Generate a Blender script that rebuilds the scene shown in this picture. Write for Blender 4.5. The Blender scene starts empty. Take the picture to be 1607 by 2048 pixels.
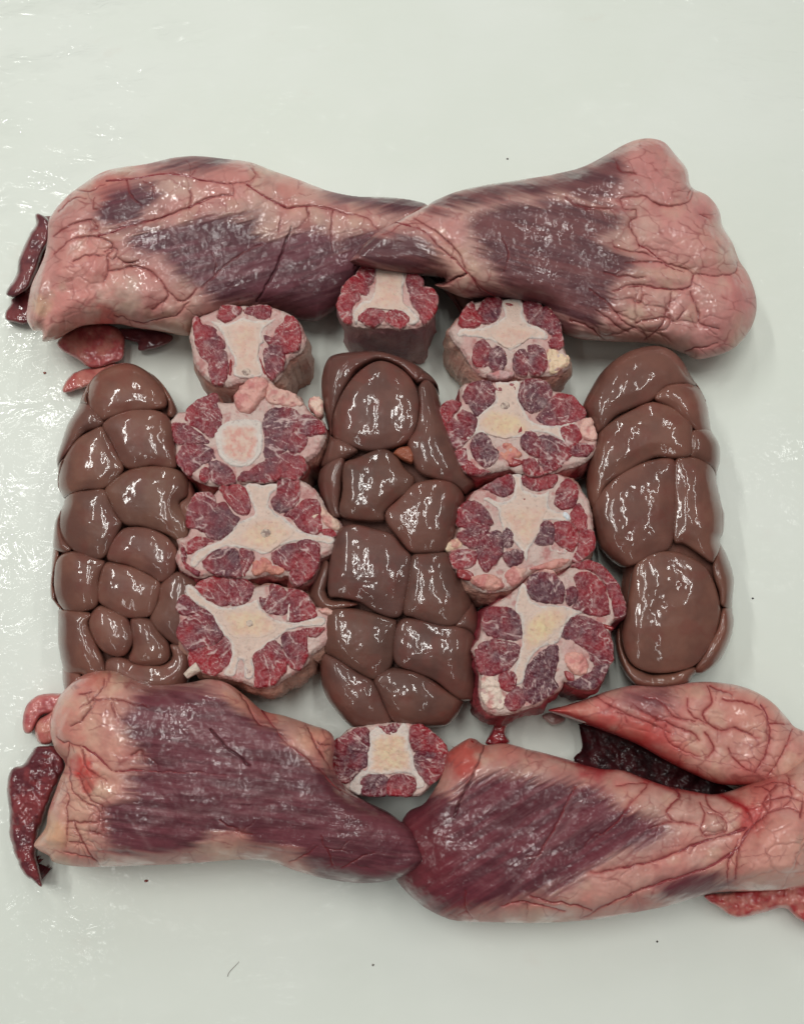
import bpy, math, random
import numpy as np

# ------------------------------------------------------------------ camera, world, lamps, exposure
scene = bpy.context.scene
F_PX, TILT, CAM_H = 1479.0, math.radians(18.0), 0.4375
cam_data = bpy.data.cameras.new('camera')
cam_data.sensor_fit = 'VERTICAL'
cam_data.sensor_height = 24.0
cam_data.lens = 24.0 * F_PX / 2048.0
cam_data.clip_start, cam_data.clip_end = 0.01, 50.0
cam = bpy.data.objects.new('camera', cam_data)
scene.collection.objects.link(cam)
cam.location = (0, 0, CAM_H)
cam.rotation_euler = (TILT, 0, 0)
scene.camera = cam

world = bpy.data.worlds.new('World')
scene.world = world
world.use_nodes = True
bg = world.node_tree.nodes['Background']
bg.inputs[0].default_value = (0.97, 1.0, 0.96, 1)
bg.inputs[1].default_value = 0.12

def tube_lamp(x, y, z, power, length=1.0, width=0.032, col=(1.0, 1.0, 0.96), rz=0.0):
    l = bpy.data.lights.new('ceiling_tube', 'AREA')
    l.shape = 'RECTANGLE'
    l.size, l.size_y = width, length
    l.energy = power
    l.color = col
    o = bpy.data.objects.new('ceiling_tube', l)
    o.location = (x, y, z)
    o.rotation_euler = (0, 0, rz)
    scene.collection.objects.link(o)
for tx, ty, tp in ((-0.47, 0.40, 6.2), (-0.27, 0.40, 5.2), (0.50, 0.55, 5.6), (1.35, 0.65, 5.6),
                   (-0.40, 2.1, 7), (0.75, 2.2, 6), (-0.95, -0.9, 2.5), (0.70, -1.0, 2)):
    tube_lamp(tx, ty, 1.95, tp)
tube_lamp(-1.32, 0.95, 1.95, 16, 1.3, 0.10)          # a wider panel over the left side of the table

scene.view_settings.view_transform = 'Standard'
scene.view_settings.look = 'None'
scene.view_settings.exposure = 0.05
scene.view_settings.gamma = 1.0
scene.view_settings.use_curve_mapping = False
scene.cycles.max_bounces = 6
scene.cycles.use_denoising = True

# ------------------------------------------------------------------ helpers
def lin(c):
    c = np.asarray(c, float) / 255.0
    return np.where(c <= 0.04045, c / 12.92, ((c + 0.055) / 1.055) ** 2.4)

CT, ST = math.cos(TILT), math.sin(TILT)
CAM = np.array([0, 0, CAM_H])
def rays(Q):
    Q = np.asarray(Q, float).reshape(-1, 2)
    x = (Q[:, 0] - 803.5) / F_PX
    y = (1024.0 - Q[:, 1]) / F_PX
    return np.stack([x, y * CT + ST, y * ST - CT], 1)
def project(P):
    d = P - CAM
    yc = d[:, 1] * CT + d[:, 2] * ST
    zc = -d[:, 1] * ST + d[:, 2] * CT
    return np.stack([803.5 + F_PX * d[:, 0] / -zc, 1024.0 - F_PX * yc / -zc], 1)
def ground(Q, z=0.0):
    r = rays(Q)
    return CAM + r * ((z - CAM_H) / r[:, 2])[:, None]

class Frame:
    """a working plane through a point of the object and the direction in which the form swells"""
    def __init__(s, c_px, z, sx=0.0, sy=0.0, up=False):
        s.C = ground([c_px], z)[0]
        s.N = np.array([-sx, -sy, 1.0])
        s.N /= np.linalg.norm(s.N)
        w = CAM - s.C
        s.W = s.N.copy() if up else w / np.linalg.norm(w)
    def plane(s, Q):
        r = rays(Q)
        t = ((s.C - CAM) @ s.N) / (r @ s.N)
        return CAM + r * t[:, None]

def Z(ox, oy, s):
    return lambda pts: np.asarray(pts, float) * s + np.array([ox, oy])

def spline(pts, closed=True, n=5):
    p = np.asarray(pts, float)
    if closed:
        a, b, c, d = np.roll(p, 1, 0), p, np.roll(p, -1, 0), np.roll(p, -2, 0)
    else:
        e = np.vstack([2 * p[0] - p[1], p, 2 * p[-1] - p[-2]])
        a, b, c, d = e[:-3], e[1:-2], e[2:-1], e[3:]
    out = []
    for k in range(n):
        t = k / n
        out.append(0.5 * ((2 * b) + (c - a) * t + (2 * a - 5 * b + 4 * c - d) * t * t + (3 * b - a - 3 * c + d) * t ** 3))
    r = np.stack(out, 1).reshape(-1, 2)
    if not closed:
        r = np.vstack([r, p[-1:]])
    return r

def vnoise(x, y, seed=0):
    tab = np.random.RandomState(seed).rand(256, 256)
    xi, yi = np.floor(x).astype(int), np.floor(y).astype(int)
    fx, fy = x - xi, y - yi
    fx, fy = fx * fx * (3 - 2 * fx), fy * fy * (3 - 2 * fy)
    g = lambda i, j: tab[(xi + i) % 256, (yi + j) % 256]
    return (g(0, 0) * (1 - fx) + g(1, 0) * fx) * (1 - fy) + (g(0, 1) * (1 - fx) + g(1, 1) * fx) * fy
def fbm(x, y, seed=0, o=4):
    v, a, s = 0, 0.5, 0
    for k in range(o):
        v = v + a * vnoise(x * 2 ** k, y * 2 ** k, seed + k)
        s += a
        a *= 0.5
    return v / s

def segdist(P, A, B):
    d = B - A
    L = max(d @ d, 1e-12)
    t = np.clip(((P - A) @ d) / L, 0, 1)
    n = A + t[:, None] * d
    return ((P - n) ** 2).sum(1), n
def linedist(P, line, reach=40.0):
    """distance of points to a polyline, computed only near it"""
    D = np.full(len(P), 1e3)
    lo, hi = line.min(0) - reach, line.max(0) + reach
    k = np.where((P[:, 0] > lo[0]) & (P[:, 0] < hi[0]) & (P[:, 1] > lo[1]) & (P[:, 1] < hi[1]))[0]
    if len(k):
        p, best = P[k], np.full(len(k), 1e6)
        for i in range(len(line) - 1):
            best = np.minimum(best, segdist(p, line[i], line[i + 1])[0])
        D[k] = np.sqrt(best)
    return D
def sdpoly(P, poly, near=False):
    """signed distance to a closed polygon, positive inside"""
    best = np.full(len(P), 1e12)
    npt = np.zeros_like(P)
    ins = np.zeros(len(P), bool)
    n = len(poly)
    for i in range(n):
        A, B = poly[i], poly[(i + 1) % n]
        d2, q = segdist(P, A, B)
        m = d2 < best
        best[m] = d2[m]
        if near:
            npt[m] = q[m]
        if A[1] != B[1]:
            c = (A[1] > P[:, 1]) != (B[1] > P[:, 1])
            ins ^= c & (P[:, 0] < (B[0] - A[0]) * (P[:, 1] - A[1]) / (B[1] - A[1]) + A[0])
    sd = np.sqrt(best) * np.where(ins, 1, -1)
    return (sd, npt) if near else sd
def bilin(G_, lo, c, Q):
    ny, nx = G_.shape
    fx, fy = np.clip((Q[:, 0] - lo[0]) / c, 0, nx - 1.001), np.clip((Q[:, 1] - lo[1]) / c, 0, ny - 1.001)
    x0, y0 = fx.astype(int), fy.astype(int)
    fx, fy = fx - x0, fy - y0
    return (G_[y0, x0] * (1 - fx) + G_[y0, x0 + 1] * fx) * (1 - fy) + (G_[y0 + 1, x0] * (1 - fx) + G_[y0 + 1, x0 + 1] * fx) * fy
def sdfast(P, poly, pad=80.0, c=4.0):
    """signed distance read off a coarse grid (smooth, quick); far outside it is just very negative"""
    lo, hi = poly.min(0) - pad, poly.max(0) + pad
    xs, ys = np.arange(lo[0], hi[0] + c, c), np.arange(lo[1], hi[1] + c, c)
    X, Y = np.meshgrid(xs, ys)
    g = sdpoly(np.stack([X.ravel(), Y.ravel()], 1), poly).reshape(X.shape)
    v = bilin(g, lo, c, P)
    o = (P[:, 0] < lo[0]) | (P[:, 0] > hi[0]) | (P[:, 1] < lo[1]) | (P[:, 1] > hi[1])
    return np.where(o, -1e3, v)
def sstep(a, b, x):
    t = np.clip((x - a) / (b - a), 0, 1)
    return t * t * (3 - 2 * t)

def sheet(poly, step):
    lo, hi = poly.min(0) - 1.5 * step, poly.max(0) + 1.5 * step
    xs, ys = np.arange(lo[0], hi[0], step), np.arange(lo[1], hi[1], step)
    X, Y = np.meshgrid(xs, ys)
    nx = len(xs)
    Q = np.stack([X.ravel(), Y.ravel()], 1)
    sd, near = sdfast(Q, poly, 8.0, 6.0), Q.copy()
    k = np.where(np.abs(sd) < 14)[0]
    sd[k], near[k] = sdpoly(Q[k], poly, True)
    ok = sd > -0.75 * step
    snap = sd < 0.4 * step
    Q = np.where(snap[:, None], near, Q)
    i = np.arange(len(Q)).reshape(len(ys), nx)
    F = np.stack([i[:-1, :-1], i[1:, :-1], i[1:, 1:], i[:-1, 1:]], -1).reshape(-1, 4)
    F = F[ok[F].all(1) & (~snap[F]).any(1)]
    used = np.unique(F)
    m = np.full(len(Q), -1)
    m[used] = np.arange(len(used))
    return Q[used], np.maximum(np.where(snap, 0, sd)[used], 0), m[F]

def inflate(Q, sd, poly, L):
    """0..1 swelling inside an outline: a membrane that relaxes over the length L"""
    c = max(2.5, L / 5.0)
    lo, hi = poly.min(0) - 2 * c, poly.max(0) + 2 * c
    xs, ys = np.arange(lo[0], hi[0], c), np.arange(lo[1], hi[1], c)
    X, Y = np.meshgrid(xs, ys)
    s = sdpoly(np.stack([X.ravel(), Y.ravel()], 1), poly).reshape(X.shape)
    M = np.clip(s / c + 0.5, 0, 1)
    k = (c / L) ** 2
    u = np.zeros_like(X)
    for _ in range(int(min(500, 4 * (L / c) ** 2 + 160))):
        p = np.pad(u, 1)
        u = M * (k + p[:-2, 1:-1] + p[2:, 1:-1] + p[1:-1, :-2] + p[1:-1, 2:]) / (4 + k)
    fx, fy = (Q[:, 0] - xs[0]) / c, (Q[:, 1] - ys[0]) / c
    x0 = np.clip(fx.astype(int), 0, len(xs) - 2)
    y0 = np.clip(fy.astype(int), 0, len(ys) - 2)
    fx, fy = np.clip(fx - x0, 0, 1), np.clip(fy - y0, 0, 1)
    v = (u[y0, x0] * (1 - fx) + u[y0, x0 + 1] * fx) * (1 - fy) + (u[y0 + 1, x0] * (1 - fx) + u[y0 + 1, x0 + 1] * fx) * fy
    e = 1 - np.exp(-np.maximum(sd, 0) / L)
    b = sstep(0.5 * c, 3 * c, sd)
    v = e * (1 - b) * np.clip(v.max() * 1.05, 0, 1) + v * b
    return np.clip(v / max(v.max(), 1e-6), 0, 1)
def dome(u):
    return np.sqrt(np.maximum(1 - (1 - u) ** 2, 0))

C = scene.collection
def empty(name, loc):
    o = bpy.data.objects.new(name, None)
    o.empty_display_size = 0.02
    o.location = loc
    C.objects.link(o)
    return o
def tag(o, label=None, cat=None, group=None, kind=None):
    for k, v in (('label', label), ('category', cat), ('group', group), ('kind', kind)):
        if v:
            o[k] = v
    return o
def origin(o):
    v = np.zeros(3)
    while o is not None:
        v += np.array(o.location)
        o = o.parent
    return v
def mesh_obj(name, V, Fs, mat, parent=None, col=None, fib=None):
    V = np.asarray(V, float) - origin(parent)
    me = bpy.data.meshes.new(name)
    loops = np.concatenate([np.asarray(f).ravel() for f in Fs]).astype(np.int32)
    tot = np.concatenate([np.full(len(f), np.asarray(f).shape[1], np.int32) for f in Fs])
    me.vertices.add(len(V))
    me.vertices.foreach_set('co', V.astype(np.float32).ravel())
    me.loops.add(len(loops))
    me.loops.foreach_set('vertex_index', loops)
    me.polygons.add(len(tot))
    st = np.concatenate([[0], np.cumsum(tot)[:-1]]).astype(np.int32)
    me.polygons.foreach_set('loop_start', st)
    me.polygons.foreach_set('loop_total', tot)
    me.update(calc_edges=True)
    me.polygons.foreach_set('use_smooth', np.ones(len(tot), bool))
    if col is not None:
        a = me.color_attributes.new('Col', 'FLOAT_COLOR', 'POINT')
        a.data.foreach_set('color', (np.clip(col, 0, 1) if col.shape[1] == 4 else np.hstack([np.clip(col, 0, 1), np.ones((len(col), 1))])).astype(np.float32).ravel())
    if fib is not None:
        a = me.attributes.new('fib', 'FLOAT_VECTOR', 'POINT')
        a.data.foreach_set('vector', fib.astype(np.float32).ravel())
    me.validate()
    me.materials.append(mat)
    o = bpy.data.objects.new(name, me)
    o.parent = parent
    C.objects.link(o)
    return o

def border(F):
    E = np.concatenate([F[:, [0, 1]], F[:, [1, 2]], F[:, [2, 3]], F[:, [3, 0]]])
    S = np.sort(E, 1)
    key = S[:, 0].astype(np.int64) * 10 ** 7 + S[:, 1]
    u, ix, cnt = np.unique(key, return_index=True, return_counts=True)
    return E[ix[cnt == 1]]

def form(name, parent, poly, frame, wfun, mat, colfun, step=2.0, skirt=('table', 0.5), split=None, fibang=0.0, detail=None):
    """a solid swollen form: a fine sheet over the outline plus a skirt that turns under to the table"""
    Q, sd, F = sheet(poly, step)
    P0 = frame.plane(Q)
    P = P0 + frame.W * wfun(Q, sd)[:, None]
    q = project(P)
    if detail is not None:
        P = P + frame.W * (detail(q) * sstep(0, 6, sd))[:, None]
    P[:, 2] = np.maximum(P[:, 2], 0.0006)
    E = border(F)
    bv = np.unique(E)
    pb = P[bv]
    g = np.stack([sdpoly(Q[bv] + d, poly) for d in ((1.0, 0), (-1.0, 0), (0, 1.0), (0, -1.0))], 1)
    n = np.stack([g[:, 1] - g[:, 0], g[:, 3] - g[:, 2]], 1)
    n /= np.linalg.norm(n, axis=1)[:, None] + 1e-9
    out = frame.plane(Q[bv] + n) - frame.plane(Q[bv])
    out[:, 2] = 0
    out /= np.linalg.norm(out, axis=1)[:, None] + 1e-12
    rings = []
    kind = skirt[0]
    if kind == 'table':
        d = np.tile(-frame.W, (len(bv), 1))
        o = np.maximum((d * out).sum(1), 0)
        d = d - out * o[:, None]
        d /= np.abs(d[:, 2:3])
        for t in (0.12, 0.3, 0.55, 0.8, 1.0):
            r = pb + d * (pb[:, 2:3] - 0.0004) * t - out * (pb[:, 2:3] * skirt[1] * (1 - math.sqrt(max(0, 1 - t * t))))
            rings.append(r)
    elif kind == 'drop':
        for t in (0.35, 1.0):
            r = pb - frame.W * skirt[1] * t - out * 0.0004 * t
            rings.append(r)
    elif kind == 'wall':
        bul, rough, taper = skirt[1], skirt[2], skirt[3]
        per = np.arctan2(n[:, 1], n[:, 0])
        for t in (0.03, 0.08, 0.18, 0.32, 0.5, 0.7, 0.88, 1.0):
            z = pb[:, 2] * (1 - t)
            nz = fbm(Q[bv, 0] / 22 + 40 * t * 0.06, Q[bv, 1] / 22 + t * 4, 7, 3) - 0.5
            off = bul * math.sin(math.pi * min(1, t * 1.05)) - taper * t + rough * nz * min(1, t * 8) - 0.0006 * (t < 0.05)
            r = pb + out * np.reshape(off, (-1, 1))
            r[:, 2] = np.maximum(z, 0.0004)
            rings.append(r)
    V, cols = [P], [colfun(q, Q)]
    nb = len(bv)
    loc = np.full(len(P), -1)
    loc[bv] = np.arange(nb)
    side = []
    prev = bv
    base = len(P)
    for k, r in enumerate(rings):
        V.append(r)
        if kind == 'wall':
            cols.append(skirt[4](project(r), (k + 1) / len(rings), r))
        else:
            cols.append(cols[0][bv])
        cur = base + np.arange(nb)
        a, b = loc[E[:, 0]], loc[E[:, 1]]
        side.append(np.stack([prev[b], prev[a], cur[a], cur[b]], 1))
        prev = cur
        base += nb
    V, cols = np.concatenate(V), np.concatenate(cols)
    qa = np.concatenate([q] + [project(r) for r in rings]) if rings else q
    ca, sa = math.cos(fibang), math.sin(fibang)
    fib = np.stack([(qa[:, 0] * ca + qa[:, 1] * sa) / 100, (-qa[:, 0] * sa + qa[:, 1] * ca) / 100, V[:, 2] * 30], 1)
    allF = np.concatenate([F] + side) if side else F
    # faces were wound in image space (y down): flip so that normals look up
    if split is None:
        o = mesh_obj(name, V, [allF], mat, parent, cols, fib)
        return o, q, P
    res = []
    sel = split[1](q)                       # per top vertex
    sel = np.concatenate([sel] + [sel[bv]] * len(rings))
    fs = sel[allF].sum(1) >= 2
    # shared smooth normals across the seam
    fn = np.cross(V[allF[:, 2]] - V[allF[:, 0]], V[allF[:, 3]] - V[allF[:, 1]])
    vn = np.zeros_like(V)
    for k in range(4):
        np.add.at(vn, allF[:, k], fn)
    vn /= np.linalg.norm(vn, axis=1)[:, None] + 1e-20
    for nm, m_ in ((name, ~fs), (split[0], fs)):
        ff = allF[m_]
        if not len(ff):
            continue
        u = np.unique(ff)
        mp = np.full(len(V), -1)
        mp[u] = np.arange(len(u))
        o = mesh_obj(nm, V[u], [mp[ff]], mat, parent, cols[u], fib[u])
        o.data.normals_split_custom_set_from_vertices(vn[u].astype(float).tolist())
        res.append(o)
    return res, q, P

def tube(name, parent, pts, radii, mat, col, sides=7):
    """a tapering round strand through 3-D points"""
    p = np.asarray(pts, float)
    n = len(p)
    t = np.gradient(p, axis=0)
    t /= np.linalg.norm(t, axis=1)[:, None] + 1e-12
    up = np.array([0.1, 0.2, 1.0])
    a = np.cross(t, up)
    a /= np.linalg.norm(a, axis=1)[:, None] + 1e-12
    b = np.cross(a, t)
    th = np.linspace(0, 2 * math.pi, sides, endpoint=False)
    r = np.broadcast_to(np.asarray(radii, float), (n,))
    V = (p[:, None] + r[:, None, None] * (np.cos(th)[None, :, None] * a[:, None] + np.sin(th)[None, :, None] * b[:, None])).reshape(-1, 3)
    F = []
    for i in range(n - 1):
        for k in range(sides):
            k2 = (k + 1) % sides
            F.append((i * sides + k, i * sides + k2, (i + 1) * sides + k2, (i + 1) * sides + k))
    caps = [[list(range(sides))[::-1]], [[(n - 1) * sides + k for k in range(sides)]]]
    cols = np.tile(np.asarray(col, float), (len(V), 1))
    fib = V * 30
    return mesh_obj(name, V, [np.array(F), np.array(caps[0]), np.array(caps[1])], mat, parent, cols, fib)

# ------------------------------------------------------------------ materials
def new_mat(name):
    m = bpy.data.materials.new(name)
    m.use_nodes = True
    nt = m.node_tree
    return m, nt, nt.nodes['Principled BSDF']
class G:
    """small node-graph helper"""
    def __init__(s, nt):
        s.nt = nt
    def n(s, t, **kw):
        x = s.nt.nodes.new(t)
        for k, v in kw.items():
            setattr(x, k, v)
        return x
    def link(s, a, b):
        s.nt.links.new(a, b)
    def val(s, sock, v):
        if hasattr(v, 'is_linked') or isinstance(v, bpy.types.NodeSocket):
            s.link(v, sock)
        else:
            sock.default_value = v
    def math(s, op, a, b=0.0, clamp=False):
        x = s.n('ShaderNodeMath', operation=op, use_clamp=clamp)
        s.val(x.inputs[0], a)
        s.val(x.inputs[1], b)
        return x.outputs[0]
    def noise(s, vec, scale, detail=3.0, rough=0.55, dist=0.0):
        x = s.n('ShaderNodeTexNoise')
        s.link(vec, x.inputs['Vector'])
        x.inputs['Scale'].default_value = scale
        x.inputs['Detail'].default_value = detail
        x.inputs['Roughness'].default_value = rough
        x.inputs['Distortion'].default_value = dist
        return x.outputs[0]
    def mix(s, f, a, b, blend='MIX'):
        x = s.n('ShaderNodeMix', data_type='RGBA', blend_type=blend)
        s.val(x.inputs[0], f)
        s.val(x.inputs[6], a)
        s.val(x.inputs[7], b)
        return x.outputs[2]
    def ramp(s, v, a, b):
        x = s.n('ShaderNodeMapRange', interpolation_type='SMOOTHSTEP')
        s.link(v, x.inputs[0])
        x.inputs[1].default_value = a
        x.inputs[2].default_value = b
        return x.outputs[0]
    def scale(s, vec, v3):
        x = s.n('ShaderNodeVectorMath', operation='MULTIPLY')
        s.link(vec, x.inputs[0])
        x.inputs[1].default_value = v3
        return x.outputs[0]
    def attr(s, name):
        return s.n('ShaderNodeAttribute', attribute_name=name)
    def bump(s, h, strength, dist, prev=None):
        x = s.n('ShaderNodeBump')
        x.inputs['Strength'].default_value = strength
        x.inputs['Distance'].default_value = dist
        s.link(h, x.inputs['Height'])
        if prev is not None:
            s.link(prev, x.inputs['Normal'])
        return x.outputs[0]

def meat_material(name, rough=0.4, fibre=0.0, bumps=((90, 0.0012),), vary=0.25, sss=0.1, marble=0.0, marble_col=(205, 178, 170),
                  coat=0.6, coat_rough=0.1, wet=((140, 0.0010), (420, 0.0004)), speck=0.0, wet_patch=0.0):
    """flesh: a soft coloured body under a thin wet film that has a finer relief of its own"""
    m, nt, bs = new_mat(name)
    g = G(nt)
    tc = g.n('ShaderNodeTexCoord').outputs['Object']
    fib = g.attr('fib').outputs['Vector']
    ca = g.attr('Col')
    col, mus = ca.outputs['Color'], ca.outputs['Alpha']
    v = g.noise(tc, 120, 4)
    k = g.math('ADD', g.math('MULTIPLY', v, 2 * vary), 1 - vary)
    kc = g.n('ShaderNodeCombineColor')
    for i in range(3):
        g.link(k, kc.inputs[i])
    c = g.mix(1.0, col, kc.outputs[0], 'MULTIPLY')
    if marble > 0:
        a = g.noise(tc, 95, 3, 0.6, 1.2)
        ln = g.math('ABSOLUTE', g.math('SUBTRACT', a, 0.5))
        ln = g.math('SUBTRACT', 1.0, g.ramp(ln, 0.002, 0.020))
        b = g.noise(tc, 330, 2, 0.55, 0.8)
        l2 = g.math('ABSOLUTE', g.math('SUBTRACT', b, 0.5))
        l2 = g.math('SUBTRACT', 1.0, g.ramp(l2, 0.004, 0.03))
        msk = g.ramp(g.noise(tc, 70, 2), 0.40, 0.58)
        msk2 = g.ramp(g.noise(g.scale(tc, (1, 1, 1.3)), 160, 2), 0.46, 0.64)
        f = g.math('MAXIMUM', g.math('MULTIPLY', ln, msk), g.math('MULTIPLY', g.math('MULTIPLY', l2, msk2), 0.8))
        dots = g.ramp(g.noise(tc, 620, 1), 0.64, 0.74)
        f = g.math('MAXIMUM', f, g.math('MULTIPLY', dots, 0.7))
        c = g.mix(g.math('MULTIPLY', f, marble), c, (*lin(marble_col), 1))
        fr = g.math('MULTIPLY', g.ramp(g.noise(tc, 55, 5, 0.7), 0.50, 0.75), 0.14)
        c = g.mix(fr, c, (*lin((150, 120, 132)), 1))
    if speck > 0:
        d = g.ramp(g.noise(tc, 420, 3), 0.58, 0.72)
        c = g.mix(g.math('MULTIPLY', d, speck), c, (*lin((130, 84, 78)), 1))
    g.link(c, bs.inputs['Base Color'])
    bs.inputs['Roughness'].default_value = rough
    nrm = None
    for sc_, d in bumps:
        nrm = g.bump(g.noise(tc, sc_, 3, 0.5), 1.0, d, nrm)
    if fibre > 0:
        fb = g.math('MULTIPLY', g.noise(g.scale(fib, (2.2, 26, 4)), 1.0, 3, 0.55), mus)
        nrm = g.bump(fb, 1.0, fibre, nrm)
    if nrm is not None:
        g.link(nrm, bs.inputs['Normal'])
    cn = nrm
    for sc_, d in wet:
        cn = g.bump(g.noise(tc, sc_, 2, 0.5, 0.3), 1.0, d, cn)
    if cn is not None:
        g.link(cn, bs.inputs['Coat Normal'])
    if wet_patch > 0:
        w = g.ramp(g.noise(tc, 48, 3), 0.46, 0.62)
        g.link(g.math('ADD', g.math('MULTIPLY', w, coat * wet_patch), coat * (1 - wet_patch)), bs.inputs['Coat Weight'])
    else:
        bs.inputs['Coat Weight'].default_value = coat
    bs.inputs['Coat Roughness'].default_value = coat_rough
    bs.inputs['Coat IOR'].default_value = 1.5
    bs.inputs['Subsurface Weight'].default_value = sss
    bs.inputs['Subsurface Radius'].default_value = (1.0, 0.35, 0.25)
    bs.inputs['Subsurface Scale'].default_value = 0.003
    bs.inputs['Specular IOR Level'].default_value = 0.2
    return m

M_HEART = meat_material('wet heart flesh and fat', 0.42, 0.00016, ((60, 0.0007),), 0.12, 0.08, coat=1.0, coat_rough=0.06, wet=((75, 0.0008), (260, 0.00016)), wet_patch=0.8)
M_FLAP = meat_material('dark raw flesh', 0.4, 0.0, ((60, 0.0008), (250, 0.00015)), 0.14, 0.10, coat=0.9, coat_rough=0.09, wet=((110, 0.0006),))
M_KIDNEY = meat_material('smooth brown kidney', 0.38, 0.0, ((40, 0.0003),), 0.10, 0.08, coat=0.75, coat_rough=0.075, wet=((50, 0.00014), (500, 0.00003)))
M_CORE = meat_material('kidney tissue inside the clefts', 0.7, 0.0, ((120, 0.001),), 0.1, 0.0, coat=0.05, coat_rough=0.4)
M_MUSCLE = meat_material('marbled raw oxtail muscle', 0.5, 0.0, ((160, 0.0012), (520, 0.0008)), 0.3, 0.06, marble=0.3, coat=0.5, coat_rough=0.14, wet=((500, 0.0006),))
M_FAT = meat_material('raw fat', 0.5, 0.0, ((110, 0.0018), (420, 0.0010)), 0.14, 0.12, speck=0.25, coat=0.3, coat_rough=0.18)
M_BONE = meat_material('sawn bone', 0.6, 0.0, ((300, 0.0006), (900, 0.0004)), 0.12, 0.08, speck=0.3, coat=0.1, coat_rough=0.3)
M_MARROW = meat_material('spongy marrow', 0.55, 0.0, ((350, 0.0007),), 0.12, 0.1, speck=0.25, coat=0.15, coat_rough=0.3)
M_CHAMBER = meat_material('inside wall of the heart', 0.6, 0.0, ((50, 0.0004),), 0.2, 0.0, coat=0.3, coat_rough=0.15, wet=())

# ------------------------------------------------------------------ the table with its plastic film
def build_table():
    m, nt, bs = new_mat('white plastic film on the table')
    g = G(nt)
    tc = g.n('ShaderNodeTexCoord').outputs['Object']
    big = g.noise(tc, 5, 3)
    c = g.mix(g.ramp(big, 0.35, 0.7), (*lin((224, 229, 220)), 1), (*lin((229, 233, 226)), 1))
    haze = g.ramp(g.noise(g.scale(tc, (1, 2.5, 1)), 40, 5, 0.65), 0.55, 0.75)
    c = g.mix(g.math('MULTIPLY', haze, 0.25), c, (*lin((232, 235, 229)), 1))
    # faint pink smears of meat juice
    sm = g.ramp(g.noise(g.scale(tc, (1.0, 1.6, 1)), 16, 4, 0.6), 0.62, 0.8)
    c = g.mix(g.math('MULTIPLY', sm, 0.16), c, (*lin((208, 186, 174)), 1))
    g.link(c, bs.inputs['Base Color'])
    sep = g.n('ShaderNodeSeparateXYZ')
    g.link(tc, sep.inputs[0])
    warp = g.math('MULTIPLY', g.math('SUBTRACT', g.noise(tc, 9, 2), 0.5), 0.14)
    left = g.math('SUBTRACT', 1.0, g.ramp(g.math('ADD', sep.outputs[0], warp), -0.25, -0.13))
    right = g.math('MULTIPLY', g.ramp(g.math('ADD', sep.outputs[0], warp), 0.19, 0.27), 0.35)
    wet = g.math('MAXIMUM', left, right)
    patch = g.ramp(g.noise(g.scale(tc, (1, 1.8, 1)), 17, 4, 0.6), 0.47, 0.60)
    wet = g.math('MULTIPLY', wet, g.math('ADD', g.math('MULTIPLY', patch, 0.9), 0.1))
    bs.inputs['Roughness'].default_value = 0.45
    bs.inputs['Specular IOR Level'].default_value = 0.3
    w1 = g.noise(g.scale(tc, (1.0, 1.9, 1)), 36, 2.2, 0.5, 1.2)
    w2 = g.noise(g.scale(tc, (1.8, 1.0, 1)), 260, 1.0, 0.5, 0.4)
    n1 = g.bump(g.math('ADD', w1, g.math('MULTIPLY', w2, 0.02)), 1.0, 0.0030)
    g.link(n1, bs.inputs['Coat Normal'])
    g.link(g.math('ADD', g.math("MULTIPLY", wet, 0.62), 0.06), bs.inputs['Coat Weight'])
    bs.inputs['Coat Roughness'].default_value = 0.09
    # the film's soft waves in the body shading
    n0 = g.bump(g.noise(g.scale(tc, (1, 1.6, 1)), 14, 2), 1.0, 0.0006)
    g.link(n0, bs.inputs['Normal'])
    s = 1.6
    V = np.array([[-s, -s, 0], [s, -s, 0], [s, s, 0], [-s, s, 0], [-s, -s, -0.03], [s, -s, -0.03], [s, s, -0.03], [-s, s, -0.03]], float)
    F = np.array([[0, 1, 2, 3], [7, 6, 5, 4], [0, 4, 5, 1], [1, 5, 6, 2], [2, 6, 7, 3], [3, 7, 4, 0]])
    o = mesh_obj('table_top', V, [F], m)
    o.data.polygons.foreach_set('use_smooth', np.zeros(6, bool))
    tag(o, 'off-white table top covered with thin wet plastic film', None, None, 'structure')
build_table()

def voronoi_crack(q, cell, ang, stretch, seed):
    """distance to the borders of irregular cells (fine cracks in the fat)"""
    ca, sa = math.cos(ang), math.sin(ang)
    x = (q[:, 0] * ca + q[:, 1] * sa) / (cell * stretch)
    y = (-q[:, 0] * sa + q[:, 1] * ca) / cell
    x = x + 0.5 * (fbm(x * 1.3, y * 1.3, seed + 50, 3) - 0.5)
    y = y + 0.5 * (fbm(x * 1.3 + 9, y * 1.3, seed + 51, 3) - 0.5)
    t1 = np.random.RandomState(seed).rand(128, 128, 2)
    xi, yi = np.floor(x).astype(int), np.floor(y).astype(int)
    d1, d2 = np.full(len(q), 9.0), np.full(len(q), 9.0)
    for i in (-1, 0, 1):
        for j in (-1, 0, 1):
            o = t1[(xi + i) % 128, (yi + j) % 128]
            d = np.sqrt((xi + i + o[:, 0] - x) ** 2 + (yi + j + o[:, 1] - y) ** 2)
            m = d < d1
            d2 = np.where(m, d1, np.minimum(d2, d))
            d1 = np.where(m, d, d1)
    return (d2 - d1) * cell * 0.6

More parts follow.
